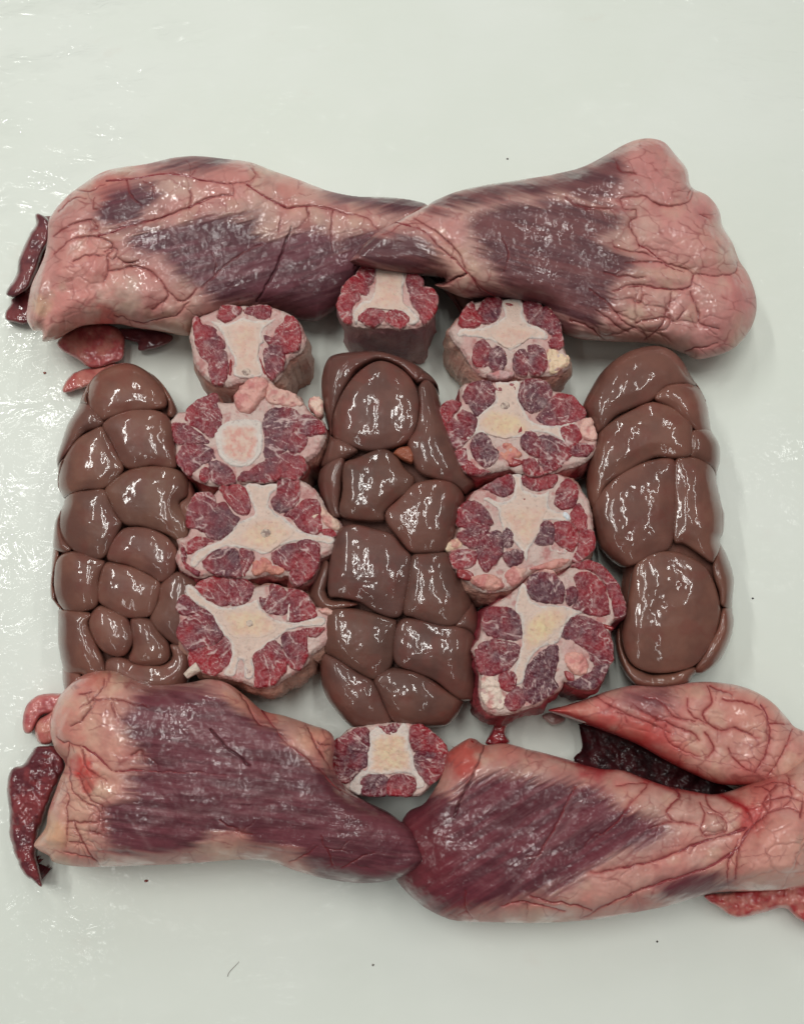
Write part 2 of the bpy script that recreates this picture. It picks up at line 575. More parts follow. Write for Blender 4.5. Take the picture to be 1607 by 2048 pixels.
# ------------------------------------------------------------------ oxtail slices
RED, PUR = lin((146, 28, 40)), lin((86, 36, 50))
FATC, FATP = lin((200, 174, 166)), lin((194, 142, 138))
BONEC, MARC, MARY = lin((212, 200, 193)), lin((212, 184, 170)), lin((222, 200, 158))
def jitter(poly, amp, seed, sc=14.0):
    n = np.roll(poly, -1, 0) - np.roll(poly, 1, 0)
    n = np.stack([n[:, 1], -n[:, 0]], 1)
    n /= np.linalg.norm(n, axis=1)[:, None] + 1e-9
    v = fbm(poly[:, 0] / sc + seed * 3.1, poly[:, 1] / sc + seed, 11, 3) - 0.5
    return poly + n * (v * 2 * amp)[:, None]
def blend(a, b, t):
    return a * (1 - t[:, None]) + b * t[:, None]
OX_GROUP = 'sawn oxtail slices laid out in the middle'
def oxtail(label, z, outline, bone, marrow, muscles, h=0.042, sx=0.0, sy=0.0, wall=((205, 170, 155), (190, 125, 120)), bulge=0.002, taper=0.0,
           marrow_yellow=0.0, lumps=(), slivers=(), canal=None, seed=1, bright=0.5, tabs=(), marrow_pink=0.25, bone_fill=0.85):
    ol = jitter(spline(z(outline)), 1.6, seed)
    fr = Frame(ol.mean(0), h, sx, sy, up=True)
    rc = fr.C.copy()
    rc[2] = 0
    root = empty('oxtail_slice', rc)
    tag(root, label, 'oxtail', OX_GROUP)
    w0, w1 = lin(wall[0]), lin(wall[1])
    def fatcol(q, Q):
        t = sstep(0.42, 0.68, fbm(q[:, 0] / 26, q[:, 1] / 26, seed + 20))
        return blend(blend(FATC, FATP, t * 0.6), lin((168, 84, 84)), 0.55 * sstep(0.58, 0.72, fbm(q[:, 0] / 13, q[:, 1] / 13, seed + 23)))
    def wallcol(q, t, r):
        k = sstep(0.38, 0.66, fbm(r[:, 0] * 90 + 50, r[:, 2] * 120 + r[:, 1] * 90 + 50, seed + 30))
        c = blend(w0, w1, k)
        return c * 0.6 + 0.4 * blend(FATC, FATP, k) if t < 0.14 else c
    def wf(Q, sd):
        return 0.0009 * (fbm(Q[:, 0] / 9, Q[:, 1] / 9, seed + 5) - 0.5) - 0.0022 * (1 - sstep(0, 7, sd))
    form('fat_rim', root, ol, fr, wf, M_FAT, fatcol, 2.4, ('wall', bulge, 0.006, taper, wallcol))
    def slab(nm, poly, lift, edge, L, mat, cf, par=root, drop=0.003, step=2.0, rough=0.0005):
        def w(Q, sd):
            u = dome(np.clip(sd / L, 0, 1))
            return lift * u - edge * (1 - u) + rough * (fbm(Q[:, 0] / 6, Q[:, 1] / 6, seed + 9) - 0.5)
        return form(nm, par, poly, fr, w, mat, cf, step, ('drop', drop))[0]
    if bone is not None:
        bp = jitter(jitter(spline(z(bone)), 2.5, seed + 3, 14), 1.5, seed + 5, 5)
        def bcol(q, Q):
            e = sdfast(q, bp, 20, 2.0) + 9 * (fbm(q[:, 0] / 7, q[:, 1] / 7, seed + 13, 4) - 0.5)
            c = blend(BONEC, MARC, bone_fill * sstep(2.0, 9.0, e))
            c = blend(lin((196, 150, 146)), c, sstep(-2.5, 1.5, e))
            ring = np.exp(-((e - 3.0) / 1.2) ** 2) * sstep(0.5, 0.65, fbm(q[:, 0] / 12, q[:, 1] / 12, seed + 14, 2))
            c = blend(c, lin((150, 136, 138)), 0.55 * ring)
            return c * (0.90 + 0.2 * fbm(q[:, 0] / 5, q[:, 1] / 5, seed, 4))[:, None]
        bo = slab('bone', bp, 0.0006, 0.0006, 2.5, M_BONE, bcol)
        if marrow is not None:
            mp = spline(z(marrow))
            mp = jitter(mp + (mp - mp.mean(0)) / np.linalg.norm(mp - mp.mean(0), axis=1)[:, None] * 3.0, 2.5, seed + 4, 9)
            mc = mp.mean(0)
            rr = np.sqrt(((mp - mc) ** 2).sum(1)).mean()
            def mcol(q, Q):
                d = np.sqrt(((q - mc) ** 2).sum(1)) / rr
                k = np.clip(marrow_yellow * (1.15 - 0.7 * d) + 0.5 * (fbm(q[:, 0] / 12, q[:, 1] / 12, seed + 2) - 0.5), 0, 1)
                c = blend(MARC, MARY, k)
                e = sstep(0.3, 0.75, fbm(q[:, 0] / 7 + 0.4 * q[:, 1] / 7, q[:, 1] / 7 - 0.4 * q[:, 0] / 7, seed + 8, 5)) * (marrow_pink + 0.1)
                c = blend(c, lin((205, 140, 130)), e)
                return blend(blend(BONEC, MARC, np.full(len(q), bone_fill)), c, sstep(0, 13, sdfast(q, mp, 20, 2.0) + 12 * (fbm(q[:, 0] / 6, q[:, 1] / 6, seed + 12) - 0.5)))
            slab('marrow', mp, 0.0007, -0.0005, 3.0, M_MARROW, mcol, bo, 0.001)
        if canal is not None:
            cx, cy, cr = canal
            th = np.linspace(0, 2 * math.pi, 20, endpoint=False)
            cp = z(np.stack([cx + cr * np.cos(th), cy + cr * 0.85 * np.sin(th)], 1))
            slab('spinal_canal', jitter(cp, 2.0, seed), 0.0009, 0.0, 2.0, M_BONE, lambda q, Q: blend(lin((206, 186, 172)), lin((150, 128, 120)), sstep(0.45, 0.62, fbm(q[:, 0] / 4, q[:, 1] / 4, seed + 90))), bo, 0.001)
    rs = np.random.RandomState(seed * 7 + 1)
    for i, mu in enumerate(muscles):
        mp = spline(z(mu))
        mp = mp + (mp - mp.mean(0)) / np.linalg.norm(mp - mp.mean(0), axis=1)[:, None] * 4.6
        mp = jitter(jitter(mp, 2.2, seed + i, 12), 1.6, seed + i + 50, 4)
        b = np.clip(bright + rs.uniform(-0.32, 0.32), 0, 1)
        oc = ol.mean(0)
        R = np.sqrt(((ol - oc) ** 2).sum(1)).mean()
        fdir = rs.uniform(0, 3.14)
        def mcol(q, Q, b=b, mp=mp, fdir=fdir):
            d = np.sqrt(((q - oc) ** 2).sum(1)) / R
            k = np.clip(b + 0.9 * (d - 0.62) + 1.1 * (fbm(q[:, 0] / 18, q[:, 1] / 18, seed + 40) - 0.5), 0, 1)
            c = blend(PUR, RED, k)
            vc = voronoi_crack(q, 26, fdir, 1.7, seed + 70)
            g1 = sstep(0.42, 0.6, fbm(q[:, 0] / 24, q[:, 1] / 24, seed + 71, 2))
            c = blend(c, lin((200, 172, 170)), 0.28 * np.exp(-(vc / 1.3) ** 2) * g1)
            th = np.arctan2(q[:, 1] - oc[1], q[:, 0] - oc[0])
            rr_ = np.sqrt(((q - oc) ** 2).sum(1))
            rd = fbm(th * 5.5 + 30 + 0.5 * fbm(q[:, 0] / 15, q[:, 1] / 15, seed + 73, 2), rr_ / 70, seed + 74, 3)
            c = blend(c, lin((206, 178, 174)), 0.85 * (1 - sstep(0.0, 0.026, np.abs(rd - 0.5))))
            fine = fbm(th * 24 + 11, rr_ / 26 + th, seed + 75, 3)
            c = blend(c, lin((186, 140, 142)), 0.35 * (1 - sstep(0.0, 0.03, np.abs(fine - 0.5))))
            e = sdfast(q, mp, 20, 2.0) + 9 * (fbm(q[:, 0] / 5, q[:, 1] / 5, seed + 72, 3) - 0.5)
            return blend(lin((206, 168, 164)), c, sstep(-2.0, 1.6, e))
        slab('muscle', mp, 0.0006 + rs.uniform(0, 0.0007), 0.0003, 5.0, M_MUSCLE, mcol, rough=0.0016)
    for sl in slivers:
        sp = jitter(spline(z(sl)), 0.6, seed + 2, 8)
        slab('blood_streak', jitter(sp, 1.4, seed + 8, 5), 0.0008, 0.0004, 3.0, M_FLAP, lambda q, Q: blend(lin((160, 40, 42)), lin((116, 34, 40)), fbm(q[:, 0] / 6, q[:, 1] / 6, seed + 91)), step=1.6)
    for lu in lumps:
        lp = jitter(jitter(spline(z(lu[0])), 3.0, seed + 6, 12), 1.5, seed + 9, 5)
        cc, hh, LL = lin(lu[1]), lu[2] * 0.6, lu[3]
        def lw(Q, sd, hh=hh, LL=LL, lp=lp):
            return hh * dome(inflate(Q, sd, lp, LL)) - 0.0005 + 0.0034 * (fbm(Q[:, 0] / 10, Q[:, 1] / 10, seed + 3) - 0.5)
        def lc(q, Q, cc=cc):
            return blend(cc, lin((190, 110, 110)), 0.7 * sstep(0.45, 0.7, fbm(q[:, 0] / 14, q[:, 1] / 14, seed + 4)))
        form(lu[4] if len(lu) > 4 else 'fat_lump', root, lp, fr, lw, M_FAT, lc, 2.0, ('drop', 0.006))
    for (pts, r, cc) in tabs:
        p = fr.plane(spline(z(pts), False)) 
        tube('gristle', root, p + np.array([0, 0, 0.0005]), np.linspace(r, r * 0.6, len(p)), M_FAT, lin(cc))
    return root

T1, T2, T3 = Z(330, 580, .2302), Z(330, 940, .2343), Z(850, 580, .2302)
T4, T5, T6 = Z(860, 920, .2637), Z(650, 510, .1556), Z(640, 1420, .1742)

oxtail('squarish pale oxtail slice with pink bone below the upper left heart', T1,
 [(205,370),(230,290),(290,220),(380,180),(480,145),(650,122),(780,128),(900,135),(980,150),(1060,190),(1130,230),(1165,270),(1200,340),(1225,400),(1215,470),(1175,540),(1080,590),(1045,660),(1010,740),(950,790),(850,780),(660,790),(560,830),(480,815),(400,795),(340,755),(290,690),(245,620),(230,540),(215,450)],
 [(400,270),(520,290),(620,260),(680,230),(760,270),(880,260),(960,240),(940,290),(870,330),(840,400),(860,440),(830,490),(815,560),(830,640),(850,750),(700,765),(590,740),(600,620),(560,540),(530,480),(510,400),(460,340)],
 [(560,330),(680,290),(820,310),(810,400),(800,500),(790,620),(810,700),(700,690),(620,690),(630,600),(600,500),(570,420)],
 [[(470,195),(510,155),(590,150),(650,160),(645,210),(590,240),(545,270),(500,255),(465,235)],
  [(700,175),(760,150),(850,140),(905,150),(900,225),(840,245),(780,220),(720,205)],
  [(250,270),(290,240),(340,310),(430,350),(440,400),(490,430),(510,480),(480,530),(420,560),(390,610),(330,580),(290,510),(275,430),(255,350)],
  [(395,620),(450,560),(520,545),(540,600),(535,680),(530,760),(490,810),(420,790),(390,720)],
  [(870,390),(950,400),(980,340),(1030,300),(1040,240),(1110,250),(1150,300),(1175,400),(1165,480),(1110,530),(1040,535),(990,490),(920,470),(880,430)],
  [(870,540),(930,500),(1000,510),(1030,570),(1020,650),(980,720),(930,770),(890,720),(880,640)]],
 h=0.042, canal=(710,715,42), seed=1, bright=0.45, wall=((206, 170, 156), (188, 136, 122)), marrow_yellow=0.1,
 slivers=[[(570,590),(585,640),(575,740),(550,730),(556,660)],[(820,570),(850,640),(880,740),(862,735),(830,650)]])

oxtail('oxtail slice with one round ring of bone and a pink fat lump on its edge', T1,
 [(20,1160),(60,1100),(110,1050),(190,1040),(215,990),(300,950),(380,920),(450,895),(470,950),(540,970),(600,960),(610,900),(660,830),(740,770),(830,757),(920,780),(980,840),(1080,880),(1160,910),(1210,980),(1260,1050),(1330,1100),(1380,1140),(1405,1230),(1375,1330),(1320,1420),(1230,1480),(1215,1530),(1190,1600),(1130,1640),(1000,1650),(900,1670),(780,1660),(680,1680),(560,1690),(440,1700),(350,1690),(270,1650),(200,1600),(140,1540),(110,1500),(80,1460),(85,1370),(70,1280),(40,1220)],
 [(430,1260),(490,1170),(590,1130),(720,1120),(830,1130),(850,1220),(850,1350),(820,1450),(740,1530),(620,1540),(510,1490),(450,1400)],
 [(500,1220),(560,1180),(660,1170),(760,1180),(800,1240),(800,1380),(770,1450),(690,1500),(600,1490),(530,1440),(500,1350)],
 [[(190,1100),(230,1010),(310,960),(430,910),(455,960),(440,1000),(470,1070),(480,1160),(430,1250),(390,1270),(330,1220),(260,1180),(210,1150)],
  [(70,1190),(120,1160),(200,1180),(260,1230),(340,1280),(380,1320),(300,1335),(190,1335),(110,1330),(85,1260)],
  [(110,1460),(140,1380),(220,1345),(340,1355),(410,1410),(420,1470),(340,1500),(270,1550),(220,1600),(160,1550)],
  [(400,1510),(500,1510),(570,1570),(610,1650),(560,1685),(460,1680),(400,1620)],
  [(310,1590),(360,1550),(385,1600),(370,1650),(320,1660)],
  [(860,1170),(900,1060),(1000,1030),(1110,1050),(1170,1110),(1150,1200),(1100,1250),(1100,1330),(1000,1420),(900,1460),(860,1400),(880,1320),(870,1240)],
  [(1180,1110),(1280,1110),(1370,1180),(1380,1245),(1300,1250),(1170,1250),(1160,1190)],
  [(1110,1265),(1200,1265),(1220,1330),(1180,1390),(1100,1400),(1080,1330)],
  [(880,1480),(1000,1440),(1120,1420),(1200,1480),(1210,1560),(1130,1630),(1040,1620),(960,1550)],
  [(640,1650),(690,1570),(760,1560),(850,1500),(940,1540),(1000,1620),(900,1660),(780,1650)]],
 h=0.044, seed=2, bright=0.35, wall=((190, 140, 125), (165, 70, 72)), marrow_yellow=0.0, marrow_pink=0.7, bone_fill=0.1,
 lumps=[([(600,970),(610,900),(660,830),(740,770),(830,757),(900,800),(880,900),(830,990),(760,1060),(690,1070),(625,1040)], (214,160,150), 0.006, 14),
        ([(900,800),(980,840),(1080,885),(1160,930),(1200,1000),(1100,1020),(960,1000),(880,960)], (214,172,160), 0.003, 8),
        ([(1250,950),(1320,920),(1370,960),(1370,1070),(1320,1110),(1280,1060),(1240,1010)], (226,194,178), 0.004, 6)],
 slivers=[[(880,940),(960,950),(1060,940),(1000,965),(900,965)]])

oxtail('oxtail slice with two long bone wings, second from bottom of left column', T2,
 [(455,150),(560,130),(680,110),(760,90),(850,120),(960,110),(1000,75),(1100,65),(1200,100),(1290,170),(1350,260),(1390,350),(1440,390),(1500,440),(1510,510),(1460,560),(1450,640),(1400,720),(1310,760),(1290,850),(1240,930),(1150,985),(1070,960),(1040,890),(980,910),(900,880),(820,900),(740,920),(650,930),(540,905),(420,890),(300,920),(200,890),(120,840),(80,750),(110,650),(95,580),(160,565),(200,510),(195,380),(230,250),(290,190),(370,200),(410,200)],
 [(220,790),(260,710),(340,650),(460,600),(560,540),(600,470),(680,420),(760,380),(740,300),(700,200),(680,130),(760,105),(840,120),(950,115),(960,160),(900,220),(890,300),(940,360),(1040,420),(1130,500),(1230,545),(1400,560),(1450,600),(1420,640),(1320,620),(1180,610),(1060,630),(950,660),(870,720),(800,720),(740,690),(640,670),(520,665),(420,700),(330,770),(270,830),(230,820)],
 [(560,610),(640,540),(760,440),(900,410),(1020,470),(1090,550),(980,630),(880,690),(780,670),(680,650)],
 [[(200,480),(200,370),(240,250),(310,205),(410,220),(440,300),(500,280),(560,370),(630,410),(600,470),(550,530),(470,580),(390,580),(340,530),(290,500)],
  [(480,150),(570,130),(660,150),(700,220),(720,300),(700,370),(630,370),(560,290),(500,210)],
  [(970,110),(1040,85),(1130,90),(1140,180),(1130,260),(1080,310),(1000,360),(940,320),(920,260),(960,200)],
  [(1020,390),(1120,330),(1180,270),(1290,270),(1320,340),(1320,430),(1330,510),(1250,540),(1160,500),(1110,430)],
  [(210,640),(260,590),(350,590),(420,610),(340,645),(260,690),(210,720)],
  [(330,790),(420,710),(520,680),(610,690),(630,760),(650,840),(640,910),(540,900),(430,880),(370,850)],
  [(640,700),(700,690),(760,740),(720,820),(680,890),(655,830)],
  [(920,730),(1010,660),(1110,630),(1140,720),(1120,800),(1060,850),(1000,820),(940,790)],
  [(1130,630),(1220,605),(1310,640),(1310,720),(1290,820),(1240,910),(1150,975),(1080,930),(1080,850),(1140,800),(1160,720)],
  [(140,650),(180,690),(215,800),(290,850),(260,890),(170,800)],
  [(1330,520),(1390,510),(1450,550),(1420,565),(1350,545)]],
 h=0.043, seed=3, bright=0.42, wall=((178, 110, 105), (140, 48, 58)), marrow_yellow=0.35, canal=(860,540,50),
 lumps=[([(1330,300),(1390,360),(1480,430),(1500,500),(1440,520),(1360,470),(1330,390)], (224,190,172), 0.003, 8),
        ([(740,790),(830,740),(920,790),(1020,850),(960,900),(860,870),(760,900)], (206,140,124), 0.0025, 6)],
 tabs=[([(1265,410),(1285,395),(1310,385)], 0.0011, (226,200,180))])

oxtail('tilted oxtail slice with three-armed bone at the bottom of the left column', T2,
 [(165,1010),(200,965),(260,990),(320,960),(380,910),(480,920),(600,915),(700,940),(760,985),(830,980),(900,975),(1000,990),(1100,1020),(1180,1050),(1240,1110),(1290,1170),(1370,1170),(1440,1220),(1430,1280),(1440,1350),(1420,1440),(1330,1520),(1250,1580),(1210,1650),(1100,1740),(1000,1800),(930,1850),(780,1860),(700,1830),(560,1790),(420,1760),(290,1720),(220,1680),(200,1590),(130,1480),(100,1410),(110,1300),(105,1200),(130,1100)],
 [(170,1000),(200,970),(260,1010),(330,1080),(420,1140),(500,1170),(620,1160),(720,1130),(790,1105),(830,1180),(900,1250),(1000,1290),(1130,1290),(1290,1250),(1370,1260),(1350,1330),(1200,1340),(1080,1370),(980,1420),(920,1470),(830,1530),(760,1600),(770,1720),(740,1780),(690,1780),(670,1700),(650,1620),(620,1700),(590,1760),(510,1760),(500,1720),(560,1620),(560,1500),(500,1400),(430,1310),(360,1210),(260,1140),(190,1070)],
 [(480,1210),(600,1200),(720,1190),(800,1200),(880,1260),(960,1330),(900,1400),(800,1430),(700,1420),(600,1430),(540,1370),(500,1290)],
 [[(270,1000),(380,930),(470,925),(540,940),(545,1050),(525,1150),(430,1130),(340,1070)],
  [(560,940),(680,945),(750,1000),(730,1060),(700,1110),(620,1150),(540,1130),(555,1040)],
  [(820,1090),(890,1090),(900,1000),(980,1000),(1040,1080),(1040,1200),(960,1230),(860,1190)],
  [(1050,1040),(1110,1030),(1190,1060),(1240,1130),(1280,1240),(1180,1280),(1075,1285),(1060,1190)],
  [(110,1190),(130,1110),(180,1080),(250,1140),(310,1190),(240,1220),(170,1230)],
  [(110,1380),(160,1290),(250,1240),(340,1200),(400,1260),(440,1340),(490,1400),(430,1480),(300,1500),(220,1540),(150,1470)],
  [(220,1560),(320,1510),(440,1490),(510,1420),(550,1500),(560,1620),(490,1690),(410,1740),(280,1700),(220,1660)],
  [(760,1590),(830,1540),(900,1470),(970,1500),(1020,1590),(1030,1680),(980,1760),(920,1830),(780,1845),(765,1800),(780,1700)],
  [(1000,1430),(1080,1390),(1200,1390),(1200,1500),(1200,1600),(1150,1700),(1080,1680),(1040,1600),(1020,1520)],
  [(1160,1370),(1340,1350),(1290,1410),(1230,1410)]],
 h=0.041, seed=4, bright=0.42, wall=((196, 150, 134), (168, 118, 104)), marrow_yellow=0.5, canal=(725,1310,38), bulge=0.004,
 lumps=[([(1300,1190),(1370,1170),(1440,1220),(1420,1260),(1340,1230)], (222,176,164), 0.003, 6),
        ([(540,1680),(600,1690),(590,1745),(520,1745)], (186,160,154), 0.0016, 4, 'process_tip'), ([(700,1680),(745,1690),(740,1760),(690,1760)], (186,160,154), 0.0016, 4, 'process_tip')],
 slivers=[],
 tabs=[([(290,1680),(230,1720),(180,1760)], 0.0032, (214,196,182)), ([(1050,1290),(1060,1200),(1062,1140)], 0.0009, (226,206,198))])

oxtail('oxtail slice with pale fatty sides below the upper right heart', T3,
 [(205,350),(240,290),(310,200),(360,140),(440,90),(560,70),(660,60),(780,65),(880,95),(1000,125),(1090,120),(1140,180),(1170,280),(1180,380),(1205,470),(1230,540),(1270,580),(1250,660),(1190,700),(1080,730),(960,740),(860,760),(760,730),(680,700),(600,715),(540,745),(480,730),(420,680),(360,590),(300,500),(240,430)],
 [(270,370),(310,335),(420,340),(540,310),(620,270),(680,220),(660,110),(700,80),(800,75),(850,120),(850,210),(890,280),(960,310),(1060,380),(1060,430),(960,430),(880,440),(800,500),(740,530),(680,490),(580,450),(500,430),(400,410),(300,410)],
 [(560,350),(650,310),(760,300),(880,330),(960,370),(900,420),(800,470),(720,500),(620,440)],
 [[(310,250),(360,150),(410,120),(440,200),(490,260),(440,310),(350,320),(300,300)],
  [(470,180),(520,100),(560,80),(640,75),(650,150),(630,230),(570,280),(510,280),(470,240)],
  [(860,170),(880,100),(960,120),(1010,150),(1000,210),(930,260),(890,230)],
  [(900,280),(980,250),(1040,160),(1100,180),(1140,220),(1165,300),(1170,380),(1200,460),(1160,510),(1080,480),(1060,430),(1090,380),(1040,340),(970,320)],
  [(420,560),(440,480),(500,440),(545,480),(550,560),(545,640),(460,660),(430,620)],
  [(560,530),(610,500),(670,530),(690,620),(660,680),(590,690),(555,620)],
  [(770,600),(800,540),(860,530),(880,590),(900,660),(870,730),(810,720),(770,680)],
  [(900,510),(960,490),(1020,520),(1045,600),(1040,680),(980,725),(910,710),(900,620)]],
 h=0.042, seed=5, bright=0.5, wall=((212, 178, 160), (194, 142, 128)), marrow_yellow=0.05, bulge=0.003,
 lumps=[([(1060,520),(1150,530),(1240,560),(1260,620),(1200,690),(1090,720),(1060,640)], (228,200,170), 0.002, 8),
        ([(1060,150),(1110,140),(1150,190),(1110,230),(1070,210)], (214,170,150), 0.002, 5),
        ([(520,740),(600,705),(690,695),(780,725),(720,770),(600,775)], (196,160,158), 0.003, 6)],
 slivers=[[(585,448),(640,500),(690,540),(730,605),(680,560),(630,520)],[(690,110),(770,130),(740,155),(700,140)]])

oxtail('star-shaped oxtail slice with yellow bone centre, second in the right column', T3,
 [(300,850),(350,800),(480,785),(600,790),(720,790),(850,770),(980,775),(1060,800),(1110,860),(1200,880),(1290,920),(1350,1000),(1380,1080),(1440,1110),(1480,1190),(1500,1290),(1490,1380),(1420,1470),(1330,1520),(1200,1555),(1100,1590),(1000,1600),(880,1590),(790,1580),(740,1550),(700,1560),(560,1580),(420,1590),(360,1570),(290,1490),(270,1400),(215,1330),(190,1260),(110,1200),(100,1130),(140,1020),(210,960),(290,980)],
 [(610,800),(720,795),(820,800),(810,900),(840,1000),(890,1090),(970,1160),(1100,1180),(1230,1160),(1310,1130),(1280,1180),(1180,1210),(1220,1330),(1100,1270),(980,1240),(880,1240),(840,1280),(700,1290),(560,1260),(500,1250),(430,1270),(300,1350),(380,1250),(440,1180),(460,1080),(540,1020),(600,960),(600,870)],
 [(480,1130),(550,1060),(640,1050),(760,1070),(850,1120),(900,1170),(880,1240),(800,1260),(680,1280),(560,1250),(490,1200)],
 [[(340,930),(370,850),(450,805),(540,800),(590,870),(590,960),(530,1020),(460,1080),(390,1010)],
  [(820,900),(850,810),(950,780),(1050,820),(1090,890),(1060,960),(1000,1030),(910,1050),(840,1000)],
  [(970,1110),(1030,1040),(1080,960),(1180,910),(1280,940),(1350,1020),(1380,1090),(1300,1140),(1200,1160),(1080,1180)],
  [(110,1130),(150,1020),(220,970),(300,990),(280,1050),(230,1090),(200,1150),(190,1260),(120,1210)],
  [(290,1110),(330,1060),(400,1090),(440,1150),(420,1185),(340,1155)],
  [(200,1210),(230,1110),(300,1155),(430,1185),(420,1230),(350,1310),(290,1370),(220,1320)],
  [(410,1360),(430,1280),(500,1255),(545,1290),(580,1360),(620,1400),(600,1490),(520,1530),(440,1470)],
  [(860,1260),(920,1240),(975,1290),(985,1400),(960,1450),(880,1400),(840,1340)],
  [(990,1290),(1100,1280),(1220,1350),(1280,1410),(1200,1490),(1130,1550),(1050,1560),(990,1480)],
  [(1180,1215),(1260,1180),(1320,1210),(1340,1280),(1290,1340),(1220,1325)],
  [(1260,1400),(1330,1350),(1440,1350),(1440,1400),(1350,1440),(1290,1430)],
  [(270,1420),(360,1390),(380,1480),(450,1540),(560,1570),(440,1595),(350,1560)],
  [(860,1480),(950,1480),(1000,1560),(1100,1570),(990,1598),(880,1580)]],
 h=0.045, seed=6, bright=0.32, wall=((176, 100, 98), (150, 44, 54)), marrow_yellow=0.75, canal=(690,1010,45),
 lumps=[([(1370,1120),(1440,1115),(1475,1190),(1490,1290),(1440,1330),(1370,1290),(1340,1200)], (220,176,164), 0.003, 9),
        ([(600,830),(720,810),(790,830),(770,930),(700,970),(640,950)], (150,90,92), 0.0012, 5),
        ([(620,1400),(700,1320),(780,1360),(840,1440),(760,1510),(690,1480)], (206,140,124), 0.002, 6)],
 slivers=[[(790,1240),(830,1175),(845,1230),(810,1255)],[(720,1460),(800,1470),(860,1500),(780,1540),(720,1520)]])

oxtail('round oxtail slice with cream fat edge, third in the right column', T4,
 [(90,660),(120,630),(190,580),(215,500),(210,420),(230,350),(290,300),(330,230),(400,200),(470,170),(560,120),(620,110),(700,100),(760,90),(880,100),(960,90),(1010,110),(1100,150),(1160,230),(1210,310),(1230,420),(1245,560),(1240,640),(1190,740),(1080,790),(1000,830),(930,850),(850,830),(740,880),(640,970),(520,1000),(400,1000),(290,930),(200,850),(165,730)],
 [(600,120),(690,110),(700,200),(760,250),(850,260),(900,230),(900,320),(920,370),(1000,390),(1070,440),(1040,470),(930,460),(850,470),(830,560),(790,620),(750,680),(730,780),(690,700),(630,620),(600,530),(560,540),(530,470),(500,370),(400,300),(440,280),(530,320),(620,280),(630,200)],
 [(540,400),(620,360),(750,350),(870,370),(850,440),(820,520),(780,600),(720,640),(660,580),(600,500)],
 [[(210,440),(240,350),(310,320),(400,360),(440,420),(460,480),(390,500),(300,510),(220,490)],
  [(220,560),(300,525),(420,508),(430,550),(370,620),(340,670),(270,640),(225,610)],
  [(360,690),(390,600),(450,560),(520,550),(545,620),(530,720),(490,780),(430,840),(380,790)],
  [(555,570),(585,525),(620,580),(610,650),(560,650)],
  [(560,720),(650,690),(700,700),(680,770),(600,790)],
  [(410,210),(500,160),(600,120),(630,160),(610,240),(540,270),(460,230)],
  [(700,130),(780,100),(940,110),(930,190),(860,220),(770,220),(720,180)],
  [(950,320),(970,240),(1010,170),(1060,160),(1100,200),(1110,280),(1080,350),(1000,360)],
  [(1080,390),(1130,340),(1170,420),(1180,510),(1120,530),(1075,450)],
  [(840,500),(900,470),(930,530),(925,620),(860,640),(800,620),(830,560)],
  [(945,500),(1000,470),(1060,490),(1110,560),(1110,630),(1060,680),(980,640),(945,590)],
  [(1130,560),(1220,540),(1240,610),(1210,700),(1120,760),(1080,740),(1130,650)],
  [(160,720),(250,690),(340,700),(350,740),(300,800),(200,820)]],
 h=0.042, seed=7, bright=0.38, wall=((200, 150, 135), (178, 92, 90)), marrow_yellow=0.15, bulge=0.004,
 lumps=[([(95,660),(150,610),(215,590),(250,650),(180,690),(120,690)], (228,200,172), 0.003, 6),
        ([(560,850),(640,810),(720,830),(710,890),(640,955),(570,930)], (216,170,158), 0.003, 8),
        ([(300,880),(430,860),(540,900),(560,960),(450,990),(340,950)], (206,150,138), 0.003, 9),
        ([(740,830),(860,780),(1000,740),(1070,760),(980,820),(850,830)], (208,150,140), 0.0025, 7),
        ([(910,650),(980,660),(1060,690),(1000,715),(920,690)], (226,212,204), 0.0016, 4),
        ([(1010,395),(1050,400),(1070,440),(1045,465),(1005,430)], (214,218,222), 0.003, 5)],
 slivers=[[(210,830),(300,840),(330,880),(290,915),(215,890)],[(700,290),(730,290),(725,305),(705,310)]])

